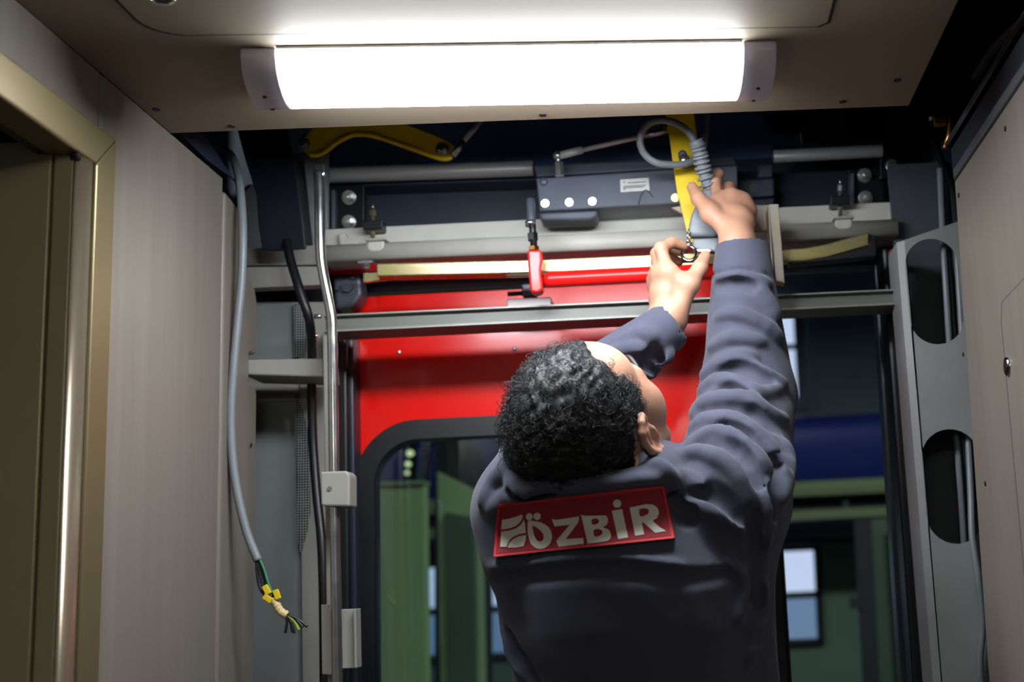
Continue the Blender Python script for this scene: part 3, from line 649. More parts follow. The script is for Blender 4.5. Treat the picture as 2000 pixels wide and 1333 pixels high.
# ================================================================== LEFT SIDE: pipe, cables, sheet
pi = thing('conduit_pipe', P(655, 1333, Y=1.98), 'bent galvanised pipe running up beside the red door', 'pipe')
YI = 1.965
pth = spline([P(x, y, Y=YI) for x, y in ((660, 1420), (657, 1200), (654, 1000), (651, 800), (649, 660), (646, 610), (634, 548), (627, 505), (625, 450), (624, 380), (622, 335))], 6)
MB().tube(pth, .0082, n=18).build('pipe', 'galvanised', pi)
bar('flattened_end', [(612, 322), (634, 320), (634, 338), (629, 345), (617, 345), (612, 338)], YI-.004, .009, 'galvanised', pi, .002)
t = thing('pipe_clamp', P(655, 990, Y=1.95), 'grey clamp block around the galvanised pipe', 'clamp')
bar('block', [(625, 922), (676, 920), (683, 928), (683, 990), (627, 989)], 1.945, .045, 'grey_primer', t, .003)
MB().cyl(P(644, 955, Y=1.9455), P(644, 955, Y=1.944), .004, n=12).build('screw', 'zinc_bolt', t)
t = thing('pipe_bracket', P(655, 1315, Y=1.98), 'grey steel bracket behind the pipe near the bottom', 'bracket')
bar('left_plate', [(627, 1182), (643, 1181), (643, 1190), (660, 1190), (660, 1320), (629, 1318)], 1.99, .006, 'grey_primer', t, .001)
bar('right_plate', [(664, 1191), (694, 1190), (696, 1306), (666, 1307)], 1.985, .006, 'grey_primer', t, .001)
bar('rim', [(690, 1190), (695, 1190), (697, 1306), (692, 1306)], 1.975, .03, 'grey_primer', t, .001)
bs = [(462, 250), (560, 250), (578, 330), (590, 420), (597, 486), (540, 490), (512, 488), (504, 440), (500, 380), (478, 310)]
fs = plate('rubber_flap', bs, 2.10, .006, 'black_sheet', None, .002); tag(fs, 'black rubber flap hanging beside the pipe top', 'flap')
cable('black_cable', [P(560, 470, Y=2.08), P(568, 510, Y=2.07), P(588, 575, Y=2.06), P(605, 630, Y=2.07), P(609, 690, Y=2.12), P(609, 760, Y=2.15), P(611, 860, Y=2.16), P(618, 960, Y=2.15), P(628, 1060, Y=2.13), P(632, 1180, Y=2.12), P(634, 1420, Y=2.12)], .0078, 'black_plastic', 'thick black cable running down beside the pipe', n=14)
gc = thing('loose_cable', P(500, 1095, Y=1.95), 'loose grey cable hanging on the left with stripped marked wires', 'cable')
def G(x, y, Y=None):
    if Y is None: Y = 1.96 if y > 400 else 1.96+(400-y)*.0006
    return P(x, y, Y=Y)
MB().tube(spline([G(420, 285), G(448, 300), G(462, 330), G(470, 380), G(474, 450), G(472, 540), G(464, 630), G(456, 720), G(451, 800), G(453, 880), G(463, 960), G(482, 1040), G(504, 1096)], 8), .0066, n=14).build('sheath', 'cable_grey', gc)
wires = [((503, 1094), (506, 1115), (514, 1148), (519, 1170)), ((505, 1094), (512, 1118), (520, 1140), (526, 1160)), ((507, 1092), (516, 1112), (523, 1135), (532, 1160)), ((501, 1095), (502, 1120), (508, 1150), (522, 1168)), ((506, 1094), (509, 1120), (519, 1150), (530, 1172))]
for i, wv in enumerate(wires):
    MB().tube(spline([G(*q) + Vector((0, .002*math.sin(i*2), 0)) for q in wv], 6), .0021, n=8).build('wire', 'wire_green' if i == 2 else 'wire_black', gc)
for (x, y, a) in ((520, 1153, 62), (522, 1170, 35), (540, 1162, 70)):
    c = G(x, y, 1.953); d = Vector((math.cos(math.radians(a)), 0, -math.sin(math.radians(a)))); u = Vector((d.z, 0, -d.x))
    MB().prism([c+d*.0075+u*.0046, c-d*.0075+u*.0046, c-d*.0075-u*.0046, c+d*.0075-u*.0046], (0, .004, 0)).build('marker', 'marker_yellow', gc, .0012)
MB().tube([G(524, 1160), G(534, 1172)], .0052, n=10).build('wrap', 'black_plastic', gc)
MB().tube(spline([G(533, 1170), G(540, 1182), G(548, 1195), G(561, 1203)], 6), [.0062+.0007*math.sin(i*2.1) for i in range(19)], n=12).build('tape', 'tape_cream', gc)
for (ex, ey, m) in ((557, 1237, 'wire_black'), (575, 1238, 'wire_black'), (584, 1232, 'wire_yellowgreen'), (592, 1226, 'wire_black'), (600, 1225, 'wire_black'), (571, 1236, 'wire_black')):
    MB().tube(spline([G(558, 1200), G((558+ex)/2+3, (1200+ey)/2-2), G(ex, ey)], 6), .0022, n=8).build('wire_end', m, gc)

# ================================================================== THE WORKSHOP OUTSIDE
YW = 8.0
tag(MB().box((-9, 2.9, -1.15), (9, 9.0, -1.05)).build('floor_workshop', 'ws_floor'), 'grey concrete floor of the workshop outside', 'floor', kind='structure')
tag(MB().box((-9, 2.9, 6.0), (9, 9.0, 6.1)).build('roof_workshop', 'ws_dark'), 'dark roof of the workshop outside', 'roof', kind='structure')
tag(MB().box((-9.1, 2.9, -1.1), (-9, 9.0, 6.0)).build('wall_workshop_left', 'ws_wall'), 'green end wall of the workshop, far left', 'wall', kind='structure')
tag(MB().box((9, 2.9, -1.1), (9.1, 9.0, 6.0)).build('wall_workshop_right', 'ws_wall'), 'green end wall of the workshop, far right', 'wall', kind='structure')
zsp = P(1640, 1045, Y=YW).z
tag(MB().box((-9, YW, -1.1), (9, YW+.2, zsp)).build('wall_workshop', 'ws_wall'), 'green lower wall of the workshop with a low window row', 'wall', kind='structure')
tag(MB().box((-9, YW, zsp), (9, YW+.2, 6.0)).build('wall_workshop_upper', 'ws_teal'), 'plain teal upper wall of the workshop', 'wall', kind='structure')
# low window row with two rows of panes
wi = thing('window_1', P(1200, 1260, Y=YW), 'low steel-framed workshop window with two rows of bright panes', 'window', kind='structure')
yf = YW-.05
for k in range(9):
    x1 = 1592-k*97; x0 = x1-78
    yo = (1592-x1)*.045
    for j, (ya, yb) in enumerate(((1077, 1158), (1168, 1250))):
        plate('pane', [(x0, ya+yo), (x1-4+j*4, ya+yo-3), (x1+j*4, yb+yo-3), (x0+5, yb+yo)], yf+.02, .01, 'daylight_pane' if j == 0 else 'daylight_pane_low', wi, 0)
for j, y in enumerate((1070, 1163, 1256)):
    plate('frame_bar', [(690, y-5+42), (1604, y-5), (1604, y+5), (690, y+5+42)], yf, .04, 'ws_dark', wi)
for k in range(10):
    x = 1600-k*97; yo = (1600-x)*.045
    plate('frame_bar', [(x-9, 1068+yo), (x+4, 1068+yo), (x+12, 1260+yo), (x-1, 1260+yo)], yf, .04, 'ws_dark', wi)
w2 = thing('window_2', P(1550, 760, Y=YW), 'tall narrow bright workshop window right of the raised arm', 'window', kind='structure')
plate('pane', [(1480, 600), (1548, 600), (1560, 775), (1490, 775)], YW-.06, .01, 'daylight_pane', w2, 0)
plate('frame_bar', [(1548, 595), (1566, 595), (1580, 800), (1560, 800)], YW-.08, .05, 'ws_steel', w2)
plate('frame_bar', [(1480, 676), (1552, 672), (1553, 682), (1480, 686)], YW-.08, .05, 'ws_steel', w2)
# crane girder with its ledge and lower beams
cg = thing('crane_girder', P(1640, 940, Y=7.0), 'deep blue crane girder outside the open doorway', 'girder')
a0, a1 = P(500, 990, Y=7.0), P(2200, 905, Y=7.0); hgt = (P(1640, 805, Y=7.0).z-P(1640, 936, Y=7.0).z); zc_ = P(1640, 872, Y=7.0).z
pf = [(.30, -hgt/2)] + [(.30-.30*math.cos(math.radians(t)) - .0, hgt*(-.5+.5*(t/90.0 if t < 90 else 1)) ) for t in ()]
pf = [(-.02, -hgt/2), (.35, -hgt/2), (.35, hgt/2)] + [(.12-.14*math.sin(math.radians(t)), hgt/2-.10*(1-math.cos(math.radians(t)))) for t in range(0, 91, 10)]
N = len(pf); b = MB(); b.add([(-7, 7+y, zc_+z) for y, z in pf]+[(7, 7+y, zc_+z) for y, z in pf], [tuple(range(N)), tuple(range(N, 2*N))])
for i in range(N): b.f.append((i, (i+1) % N, N+(i+1) % N, N+i)); b.sm.append(i >= 3)
b.build('girder', 'ws_blue', cg)
zz = lambda y, Y: P(1640, y, Y=Y).z
t = thing('ledge_beam', (0.9, 7.0, zz(966, 6.9)), 'pale green ledge beam under the blue girder', 'beam', 'green beams')
MB().box((-7, 6.9, zz(966, 6.9)), (7, 7.2, zz(953, 6.9))).build('flange', 'ws_ledge', t); MB().box((-7, 6.98, zz(953, 6.9)), (7, 7.15, zz(938, 6.98))).build('web', 'ws_green', t)
t = thing('ledge_beam', (0.9, 7.0, zz(1012, 6.9)), 'lower pale green beam above the workshop window', 'beam', 'green beams')
MB().box((-7, 6.9, zz(1012, 6.9)), (7, 7.1, zz(994, 6.9))).build('flange', 'ws_ledge', t); MB().box((-7, 7.05, zz(994, 6.9)), (7, 7.12, zz(966, 6.9))).build('web', 'ws_dark', t)
for k in range(-3, 4): MB().box((.87+k*.9, 7.0, zz(994, 6.9)), (.9+k*.9, 7.1, zz(966, 6.9))).build('stiffener', 'ws_green_dark', t)
t = thing('lintel_board', (0.9, 7.6, zz(1052, 7.6)), 'grey lintel board above the low workshop window', 'lintel')
MB().box((-7, 7.6, zz(1050, 7.6)), (P(1664, 1040, Y=7.6).x, 7.7, zz(1028, 7.6))).build('board', 'ws_steel', t); MB().box((-7, 7.62, zz(1060, 7.6)), (P(1664, 1040, Y=7.6).x, 7.7, zz(1050, 7.6))).build('shadow_gap', 'ws_dark', t)
# dark steel column on the right
t = thing('steel_column', P(1710, 1333, Y=6.0), 'dark steel column at the right of the workshop window', 'column')
plate('flange', [(1668, 1015), (1702, 1012), (1722, 1400), (1690, 1400)], 6.0, .03, 'ws_dark', t); plate('web', [(1702, 1015), (1735, 1012), (1760, 1400), (1722, 1400)], 6.2, .02, 'ws_green_dark', t); plate('flange', [(1735, 1015), (1800, 1012), (1830, 1400), (1760, 1400)], 6.05, .03, 'ws_dark', t)
plate('junction_box', [(1662, 1168), (1684, 1167), (1685, 1190), (1663, 1191)], 5.98, .06, 'ws_dark', t)
# green machine and cabinet seen through the door window
t = thing('green_machine', P(790, 1990, Y=4.6), 'bright green steel column seen through the left of the door window', 'column')
plate('column', [(700, 948), (830, 944), (842, 1990), (700, 1990)], 4.6, .07, 'ws_green', t, .01); plate('cap', [(700, 943), (831, 939), (831, 948), (700, 952)], 4.59, .09, 'ws_ledge', t, .004)
t = thing('green_cabinet', P(905, 1990, Y=5.1), 'green cabinet with a dark door seen through the window', 'cabinet')
plate('body', [(853, 920), (936, 962), (958, 1990), (872, 1990)], 5.15, .10, 'ws_green', t, .01); plate('cabinet_door', [(868, 1000), (926, 1010), (940, 1980), (882, 1980)], 5.12, .03, 'ws_green_dark', t, .01)
tag(plate('steel_pole', [(828, 840), (848, 840), (830, 945), (760, 1900), (742, 1900), (812, 945)], 5.6, .05, 'ws_steel', None, .005), 'slanting grey steel pole at the top of the door window', 'pole')
tag(plate('dark_cabinet', [(848, 850), (905, 850), (935, 945), (935, 1900), (848, 1900)], 5.5, .4, 'ws_dark', None, .01), 'dark cabinet behind the green cabinet, upper window', 'cabinet')
c = P(798, 905, Y=6.4); t = thing('signal_lamp', (c.x, c.y, -1.05), 'mast with three small round lamps in the door window', 'lamp')
MB().cyl((c.x, 6.46, -1.05), (c.x, 6.46, c.z+.1), .03, n=12).build('mast', 'ws_dark', t)
for i, (x, y) in enumerate(((801, 886), (797, 907), (795, 924))):
    c = P(x, y, Y=6.4); MB().ball(c, .018-.003*i, sz=.8).build('bulb', 'lamp_glow', t); MB().cyl(c+Vector((0, .04, 0)), c+Vector((0, .012, 0)), .016).build('holder', 'ws_dark', t)
# unseen pendant lamps, added to light the workshop
for x, y in ((-3.5, 3.6), (1.0, 3.6), (4.5, 3.6)):
    t = thing('workshop_fill_lamp', (x, y, 5.6), {-3.5: 'left', 1.0: 'middle', 4.5: 'right'}[x]+' one of three added unseen pendant fill lamps outside the train', 'lamp', 'added workshop fill lamps')
    MB().cyl((x, y, 3.15), (x, y, 2.95), .12, .28, n=24).build('reflector', 'ws_steel', t); MB().cyl((x, y, 2.948), (x, y, 2.942), .27, n=24).build('lens', 'lamp_glow', t)
    MB().cyl((x, y, 6.0), (x, y, 3.15), .012, n=8).build('cord', 'ws_dark', t)
    li = bpy.data.lights.new('workshop_fill_light', 'AREA'); li.shape = 'DISK'; li.size = .5; li.energy = 55; li.color = (.85, .95, 1.0)
    lo = bpy.data.objects.new('workshop_fill_light', li); COL.objects.link(lo); lo.parent = t; lo.location = (0, 0, -2.68)

# ================================================================== THE WORKER
mat('jacket', '#454857', 0.85, 0, var=0.10, scale=7, bump=0.25, bscale=900, sheen=0.15, spec=0.25)
mat('trousers', '#3d3f4e', 0.9, 0, var=0.1, scale=9, bump=0.2, bscale=800, spec=0.2)
mat('skin', '#bd9177', 0.5, 0, col2='#ae8068', scale=22, bump=0.08, bscale=260, sss=0.12, spec=0.4)
mat('hair', '#17181a', 0.5, 0, var=0.2, scale=90, spec=0.4)
mat('shoe', '#15130f', 0.45, 0, var=0.15, scale=12)
mat('patch_red', '#8c1c26', 0.75, 0, var=0.12, scale=25, bump=0.15, bscale=500)
mat('patch_border', '#c8202a', 0.7, 0, var=0.08, scale=40)
mat('patch_white', '#d5d3c6', 0.7, 0, var=0.05, scale=40)

class Grid:
    """signed distance field on a regular grid, meshed with surface nets"""
    def __init__(s, lo, hi, h):
        s.lo = np.array(lo, float); s.h = h; s.n = np.ceil((np.array(hi)-s.lo)/h).astype(int)+1
        s.g = np.full(s.n, 0.06, np.float32)
        s.ax = [(s.lo[i]+h*np.arange(s.n[i])).astype(np.float32) for i in range(3)]
    def sl(s, lo, hi, pad):
        a = np.clip(np.floor((np.minimum(lo, hi)-pad-s.lo)/s.h).astype(int), 0, s.n-1); b = np.clip(np.ceil((np.maximum(lo, hi)+pad-s.lo)/s.h).astype(int)+1, 1, s.n)
        return tuple(slice(int(p), int(max(q, p+1))) for p, q in zip(a, b))
    def xyz(s, q): return s.ax[0][q[0]][:, None, None], s.ax[1][q[1]][None, :, None], s.ax[2][q[2]][None, None, :]
    def put(s, q, d, k, sub=False):
        g = s.g[q]
        if sub:
            d = -d
            if k > 0: hh = np.clip(.5-.5*(g-d)/k, 0, 1); g[...] = g*(1-hh)+d*hh+k*hh*(1-hh)
            else: g[...] = np.maximum(g, d)
        elif k > 0: hh = np.clip(.5+.5*(g-d)/k, 0, 1); g[...] = g*(1-hh)+d*hh-k*hh*(1-hh)
        else: g[...] = np.minimum(g, d)
    def cap(s, p, q, r1, r2=None, k=0.01, sub=False):
        p = np.array(p, float); q = np.array(q, float); r2 = r1 if r2 is None else r2; R = max(r1, r2)
        w_ = s.sl(p, q, R+k+.02); X, Y, Z = s.xyz(w_); b = q-p; L = max(float(b@b), 1e-12)
        t = np.clip(((X-p[0])*b[0]+(Y-p[1])*b[1]+(Z-p[2])*b[2])/L, 0, 1)
        d = np.sqrt((X-p[0]-t*b[0])**2+(Y-p[1]-t*b[1])**2+(Z-p[2]-t*b[2])**2)-(r1+(r2-r1)*t)
        s.put(w_, d, k, sub)
    def ell(s, c, r, M=None, k=0.01, sub=False):
        c = np.array(c, float); r = np.array(r, float); R = r.max(); w_ = s.sl(c-R, c+R, k+.02); X, Y, Z = s.xyz(w_)
        x, y, z = X-c[0], Y-c[1], Z-c[2]
        if M is not None: x, y, z = (M[0][0]*x+M[0][1]*y+M[0][2]*z, M[1][0]*x+M[1][1]*y+M[1][2]*z, M[2][0]*x+M[2][1]*y+M[2][2]*z)
        k0 = np.sqrt((x/r[0])**2+(y/r[1])**2+(z/r[2])**2); k1 = np.sqrt((x/r[0]**2)**2+(y/r[1]**2)**2+(z/r[2]**2)**2)+1e-9
        s.put(w_, k0*(k0-1)/k1, k, sub)
    def column(s, secs, k=0.02, z0=None, z1=None):
        """stack of ellipses: z, cx, cy, a, b"""
        S = np.array(secs, float); w_ = s.sl(np.array([(S[:, 1]-S[:, 3]).min(), (S[:, 2]-S[:, 4]).min(), S[0, 0]]), np.array([(S[:, 1]+S[:, 3]).max(), (S[:, 2]+S[:, 4]).max(), S[-1, 0]]), k+.02)
        X, Y, Z = s.xyz(w_); z = Z[0, 0]; f = lambda i: np.interp(z, S[:, 0], S[:, i])[None, None, :].astype(np.float32)
        a, b = f(3), f(4); e = np.sqrt(((X-f(1))/a)**2+((Y-f(2))/b)**2); d = (e-1)*np.minimum(a, b)
        d = np.maximum(d, np.maximum(S[0, 0]-Z, Z-S[-1, 0])); s.put(w_, d, k)
    def march(s, px, py, t0=1.2, t1=2.3):
        d = CM @ np.array([px-PPX, PPY-py, -FPX]); d /= d[1]; ts = np.arange(t0, t1, s.h*.5); pts = CC+ts[:, None]*d
        i = np.rint((pts-s.lo)/s.h).astype(int); ok = np.all((i >= 0) & (i < s.n), axis=1); v = np.full(len(ts), .06); j = i[ok]; v[ok] = s.g[j[:, 0], j[:, 1], j[:, 2]]
        w_ = np.where(v < 0)[0]
        return (Vector(pts[w_[0]]), ts[w_[0]]) if len(w_) else (None, None)
    def mesh(s):
        g = s.g; ins = g < 0; n = s.n; m = np.zeros(n-1, np.int8)
        for dx in (0, 1):
            for dy in (0, 1):
                for dz in (0, 1): m += ins[dx:n[0]-1+dx, dy:n[1]-1+dy, dz:n[2]-1+dz]
        ci = np.argwhere((m > 0) & (m < 8)); idx = np.full(n-1, -1, np.int32); idx[ci[:, 0], ci[:, 1], ci[:, 2]] = np.arange(len(ci))
        acc = np.zeros((len(ci), 3)); cnt = np.zeros(len(ci)); corner = [(a, b, c) for a in (0, 1) for b in (0, 1) for c in (0, 1)]
        for a in corner:
            for ax in range(3):
                if a[ax]: continue
                b = list(a); b[ax] = 1
                va = g[ci[:, 0]+a[0], ci[:, 1]+a[1], ci[:, 2]+a[2]]; vb = g[ci[:, 0]+b[0], ci[:, 1]+b[1], ci[:, 2]+b[2]]
                cr = (va < 0) != (vb < 0); t = np.where(cr, va/np.where(cr, va-vb, 1), 0); p = np.array(a, float)[None, :].repeat(len(ci), 0); p[:, ax] += t
                acc[cr] += p[cr]; cnt[cr] += 1
        V = s.lo+s.h*(ci+acc/cnt[:, None]); F = []
        for ax in range(3):
            u, v = (ax+1) % 3, (ax+2) % 3; sa = [slice(None)]*3; sb = [slice(None)]*3; sa[ax] = slice(0, -1); sb[ax] = slice(1, None)
            e = np.argwhere(ins[tuple(sa)] != ins[tuple(sb)]); e = e[(e[:, u] > 0) & (e[:, v] > 0) & (e[:, u] < n[u]-1) & (e[:, v] < n[v]-1)]
            inside = ins[e[:, 0], e[:, 1], e[:, 2]]
            def at_(du, dv): c = e.copy(); c[:, u] -= du; c[:, v] -= dv; return idx[c[:, 0], c[:, 1], c[:, 2]]
            q = np.stack([at_(1, 1), at_(0, 1), at_(0, 0), at_(1, 0)], 1); q[~inside] = q[~inside][:, ::-1]; F.append(q)
        F = np.concatenate(F); F = F[(F >= 0).all(1)]
        return V, F
    def build(s, name, material, parent=None, relax=2):
        V, F = s.mesh()
        for _ in range(relax):
            A = np.zeros_like(V); C = np.zeros(len(V))
            for i in range(4):
                j = F[:, (i+1) % 4]; np.add.at(A, F[:, i], V[j]); np.add.at(C, F[:, i], 1); np.add.at(A, j, V[F[:, i]]); np.add.at(C, j, 1)
            V = .45*V+.55*A/np.maximum(C, 1)[:, None]
        me = bpy.data.meshes.new(name); me.vertices.add(len(V)); me.vertices.foreach_set('co', V.astype(np.float32).ravel())
        me.loops.add(F.size); me.loops.foreach_set('vertex_index', F.astype(np.int32).ravel()); me.polygons.add(len(F)); me.polygons.foreach_set('loop_start', np.arange(0, F.size, 4, dtype=np.int32)); me.update(calc_edges=True); me.validate()
        me.polygons.foreach_set('use_smooth', np.ones(len(F), bool))
        return link(name, me, material, parent)
def px3(t): return np.array(P(t[0], t[1], Y=t[2]))

# joints (pixel, pixel, depth)
HS = 1.05; hs = lambda *r: tuple(x*HS for x in r)
SR, ER, WR = px3((1424, 975, 1.722)), px3((1460, 775, 1.905)), px3((1450, 492, 1.912))
SL, EL, WL = px3((1028, 990, 1.722)), px3((1085, 805, 1.895)), px3((1296, 645, 1.885))
NB = px3((1165, 985, 1.708))                         # base of the neck
# head frame
def head_frame(pitch, yaw, roll):
    p, y, r = map(math.radians, (pitch, yaw, roll))
    F = np.array([0, math.cos(p), math.sin(p)]); U = np.array([0, -math.sin(p), math.cos(p)]); R = np.array([1., 0, 0])
    def yw(v): return np.array([v[0]*math.cos(y)+v[1]*math.sin(y), -v[0]*math.sin(y)+v[1]*math.cos(y), v[2]])
    def rl(v): return np.array([v[0]*math.cos(r)+v[2]*math.sin(r), v[1], -v[0]*math.sin(r)+v[2]*math.cos(r)])
    return rl(yw(R)), rl(yw(F)), rl(yw(U))
HC = px3((1154, 835, 1.685)); HR, HF, HU = head_frame(59, 29, 6)
def H(r, f, u): return HC+(HR*r+HF*f+HU*u)*HS
HM = [HR, HF, HU]

person = thing('person', (NB[0], NB[1]+.03, 0), 'worker in a dark blue-grey jacket reaching up with both hands', 'person')
# ---------------------------------------------------------------- body: head, neck, arms and hands as one skin surface
gb_ = Grid((-.34, 1.52, 1.20), (.25, 2.07, 2.075), .0022)
B = gb_
B.column([(1.20, NB[0]+.03, 1.745, .12, .085), (1.36, NB[0]+.03, 1.735, .135, .09), (1.45, NB[0]+.02, 1.725, .12, .08), (1.50, NB[0], 1.72, .06, .05)], k=.02)
B.cap(NB+np.array([0, 0, -.03]), H(0, -.022, -.035), .056, .056, k=.02)
B.cap(NB, SR, .045, .045, k=.03); B.cap(NB, SL, .045, .045, k=.03)
B.cap(SR, ER, .048, .042, k=.02); B.cap(SL, EL, .048, .042, k=.02)
# head
B.ell(H(0, -.014, .03), hs(.073, .093, .082), HM, k=.012)
B.ell(H(0, .042, -.03), hs(.063, .052, .085), HM, k=.02)
B.ell(H(0, .048, .042), hs(.060, .042, .046), HM, k=.02)
B.ell(H(0, .040, -.078), hs(.046, .046, .036), HM, k=.02); B.ell(H(0, .080, -.100), hs(.020, .016, .017), HM, k=.015)
for s_ in (-1, 1):
    B.cap(H(s_*.012, .092, .012), H(s_*.042, .078, .012), .011, .009, k=.012)
    B.ell(H(s_*.045, .056, -.026), hs(.023, .026, .030), HM, k=.030)
    B.ell(H(s_*.031, .099, -.004), hs(.014, .012, .010), HM, k=.008, sub=True)
    B.ell(H(s_*.031, .0815, -.004), hs(.0125, .0125, .0115), HM, k=.002)
    for k_ in range(6):
        q0, q1 = math.pi*k_/6, math.pi*(k_+1)/6
        for sg, rl in ((1, .0030), (-1, .0026)): B.cap(H(s_*(.031-.0145*math.cos(q0)), .088+.0035*math.sin(q0)-.004*(1-math.cos(q0))*.5, -.004+sg*.0068*math.sin(q0)), H(s_*(.031-.0145*math.cos(q1)), .088+.0035*math.sin(q1)-.004*(1-math.cos(q1))*.5, -.004+sg*.0068*math.sin(q1)), rl, k=.003)
    B.cap(H(s_*.053, .02, -.06), H(s_*.035, .06, -.095), .016, .014, k=.02)
B.cap(H(0, .094, .006), H(0, .116, -.030), .0075, .0115, k=.008)
for s_ in (-1, 1): B.ell(H(s_*.012, .104, -.034), hs(.0075, .010, .0075), HM, k=.006)
B.cap(H(-.020, .092, -.058), H(.020, .092, -.058), .0065, k=.006); B.cap(H(-.017, .091, -.069), H(.017, .091, -.069), .007, k=.006); B.cap(H(-.024, .101, -.0635), H(.024, .101, -.0635), .0022, k=.003, sub=True)
for s_ in (-1, 1):
    e = lambda f, u, o=0.0: H(s_*(.078+o), f, u)
    B.ell(e(-.010, -.012, .004), hs(.007, .018, .029), HM, k=.006)
    rim = [(.004, .010), (.000, .020), (-.012, .023), (-.024, .016), (-.029, .002), (-.027, -.014), (-.018, -.030), (-.010, -.040)]
    for (f1, u1), (f2, u2) in zip(rim[:-1], rim[1:]): B.cap(e(f1, u1, .004+.010*min(1, -f1/.02+.2)), e(f2, u2, .004+.010*min(1, -f2/.02+.2)), .0050, k=.004)
    B.ell(e(-.008, -.042, .008), hs(.0065, .010, .011), HM, k=.006)
    B.ell(e(-.004, -.014, .014), hs(.008, .0105, .015), HM, k=.004, sub=True)
    B.cap(e(-.018, -.020, .010), e(-.012, .006, .010), .0035, k=.004); B.cap(e(.004, -.010, .006), e(.004, -.022, .006), .0045, k=.004)
# forearms and hands
def hand(w_, wr, mc, fingers, thumb, elbow):
    B.cap(elbow, wr, .040, .0285, k=.02)
    for m in mc: B.cap(wr, m, .021, .0118, k=.012)
    for m1, m2 in zip(mc[:-1], mc[1:]): B.cap(m1, m2, .0118, k=.012); B.cap(.45*wr+.55*m1, .45*wr+.55*m2, .0155, k=.012)
    for fg, r0 in zip(fingers, (.0104, .0106, .0100, .0088)):
        for i in range(len(fg)-1): B.cap(fg[i], fg[i+1], r0-.0009*i, r0-.0009*(i+1), k=.0035)
        for i in (0, 1): B.ell(fg[i], (r0*1.08,)*3, k=.003)
    th = thumb; rr = (.0165, .0128, .0108, .0090)
    for i in range(3): B.cap(th[i], th[i+1], rr[i], rr[i+1], k=.008)
    B.cap(th[1], mc[0], .010, .009, k=.018)
RW = px3((1440, 474, 1.925))
rm = [px3(t) for t in ((1404, 396, 1.965), (1427, 386, 1.972), (1449, 394, 1.978), (1462, 413, 1.980))]
rf = [[rm[0]]+[px3(t) for t in ((1396, 358, 1.992), (1404, 341, 2.012), (1402, 336, 2.030))],
      [rm[1]]+[px3(t) for t in ((1424, 368, 2.015), (1405, 376, 2.035), (1388, 388, 2.030))],
      [rm[2]]+[px3(t) for t in ((1448, 386, 2.020), (1425, 396, 2.042), (1404, 406, 2.034))],
      [rm[3]]+[px3(t) for t in ((1462, 412, 2.016), (1440, 420, 2.036), (1418, 428, 2.030))]]
hand('r', RW, rm, rf, [px3(t) for t in ((1422, 448, 1.932), (1388, 418, 1.938), (1364, 388, 1.952), (1352, 366, 1.966))], ER)
LW = px3((1306, 622, 1.895))
lm = [px3(t) for t in ((1304, 532, 1.886), (1288, 534, 1.900), (1283, 548, 1.918), (1284, 566, 1.934))]
lf = [[lm[0]]+[px3(t) for t in ((1291, 486, 1.892), (1312, 474, 1.908), (1334, 481, 1.920))],
      [lm[1]]+[px3(t) for t in ((1284, 496, 1.922), (1304, 484, 1.942), (1328, 492, 1.948))],
      [lm[2]]+[px3(t) for t in ((1284, 512, 1.952), (1306, 502, 1.970), (1326, 512, 1.968))],
      [lm[3]]+[px3(t) for t in ((1290, 536, 1.964), (1308, 528, 1.976), (1324, 534, 1.970))]]
hand('l', LW, lm, lf, [px3(t) for t in ((1326, 602, 1.888), (1346, 556, 1.882), (1367, 523, 1.892), (1378, 500, 1.904))], EL)
body = gb_.build('body', 'skin', person, 2)
del gb_, B
# eyes and brows
mat('eye_white', '#d8d4cc', .25, var=.02); mat('iris', '#2c1a10', .2, var=.05)
for s_ in (-1, 1):
    ey = MB().ball(H(s_*.029, .0785, -.004), .0116, n=20, m=12).build('eye', 'eye_white', person); MB().ball(H(s_*.029, .0868, -.0015), .0046, n=16, m=10).build('iris', 'iris', ey)
    MB().tube(spline([Vector(H(s_*.014, .1035, .014)), Vector(H(s_*.030, .0985, .019)), Vector(H(s_*.046, .083, .014))], 6), .0034, n=8).build('eyebrow', 'hair', person)

# ---------------------------------------------------------------- jacket
J = Grid((-.37, 1.50, .80), (.27, 2.04, 1.90), .0033)
cx = NB[0]
def hollow(w_, el, rad, depth=.030):
    d = (w_-el)/np.linalg.norm(w_-el); J.cap(w_-d*depth+d*.02, w_+d*.035, rad, k=0, sub=True)
    # trim the rounded sleeve end flat
    q = J.sl(w_-.09, w_+.09, .02); X, Y, Z = J.xyz(q); pl_ = (X-w_[0])*d[0]+(Y-w_[1])*d[1]+(Z-w_[2])*d[2]-.022
    near = (X-w_[0])**2+(Y-w_[1])**2+(Z-w_[2])**2 < .0081
    J.g[q][...] = np.where(near, np.maximum(J.g[q], pl_), J.g[q])
J.cap(SL, EL, .063, .056, k=.03); J.cap(EL, WL, .057, .0385, k=.03); hollow(WL, EL, .0310)      # left sleeve first: its open cuff
ct = px3((1254, 1333, 1.715))[0]
J.column([(.82, ct-.003, 1.765, .174, .120), (1.0, ct-.003, 1.768, .172, .120), (1.15, ct-.001, 1.764, .170, .121), (1.263, ct, 1.748, .169, .125), (1.337, ct-.010, 1.730, .166, .130), (1.41, ct-.015, 1.716, .163, .127), (1.474, ct-.03, 1.720, .142, .112), (1.521, ct-.05, 1.728, .12, .093), (1.552, ct-.06, 1.732, .073, .063)], k=.03)
J.cap(NB+np.array([0, .010, -.025]), SR+np.array([-.01, .005, .005]), .080, .075, k=.04); J.cap(NB+np.array([0, .010, -.025]), SL, .076, .063, k=.04)
J.cap(SR, ER, .082, .072, k=.03); J.cap(ER, WR, .072, .0425, k=.014)
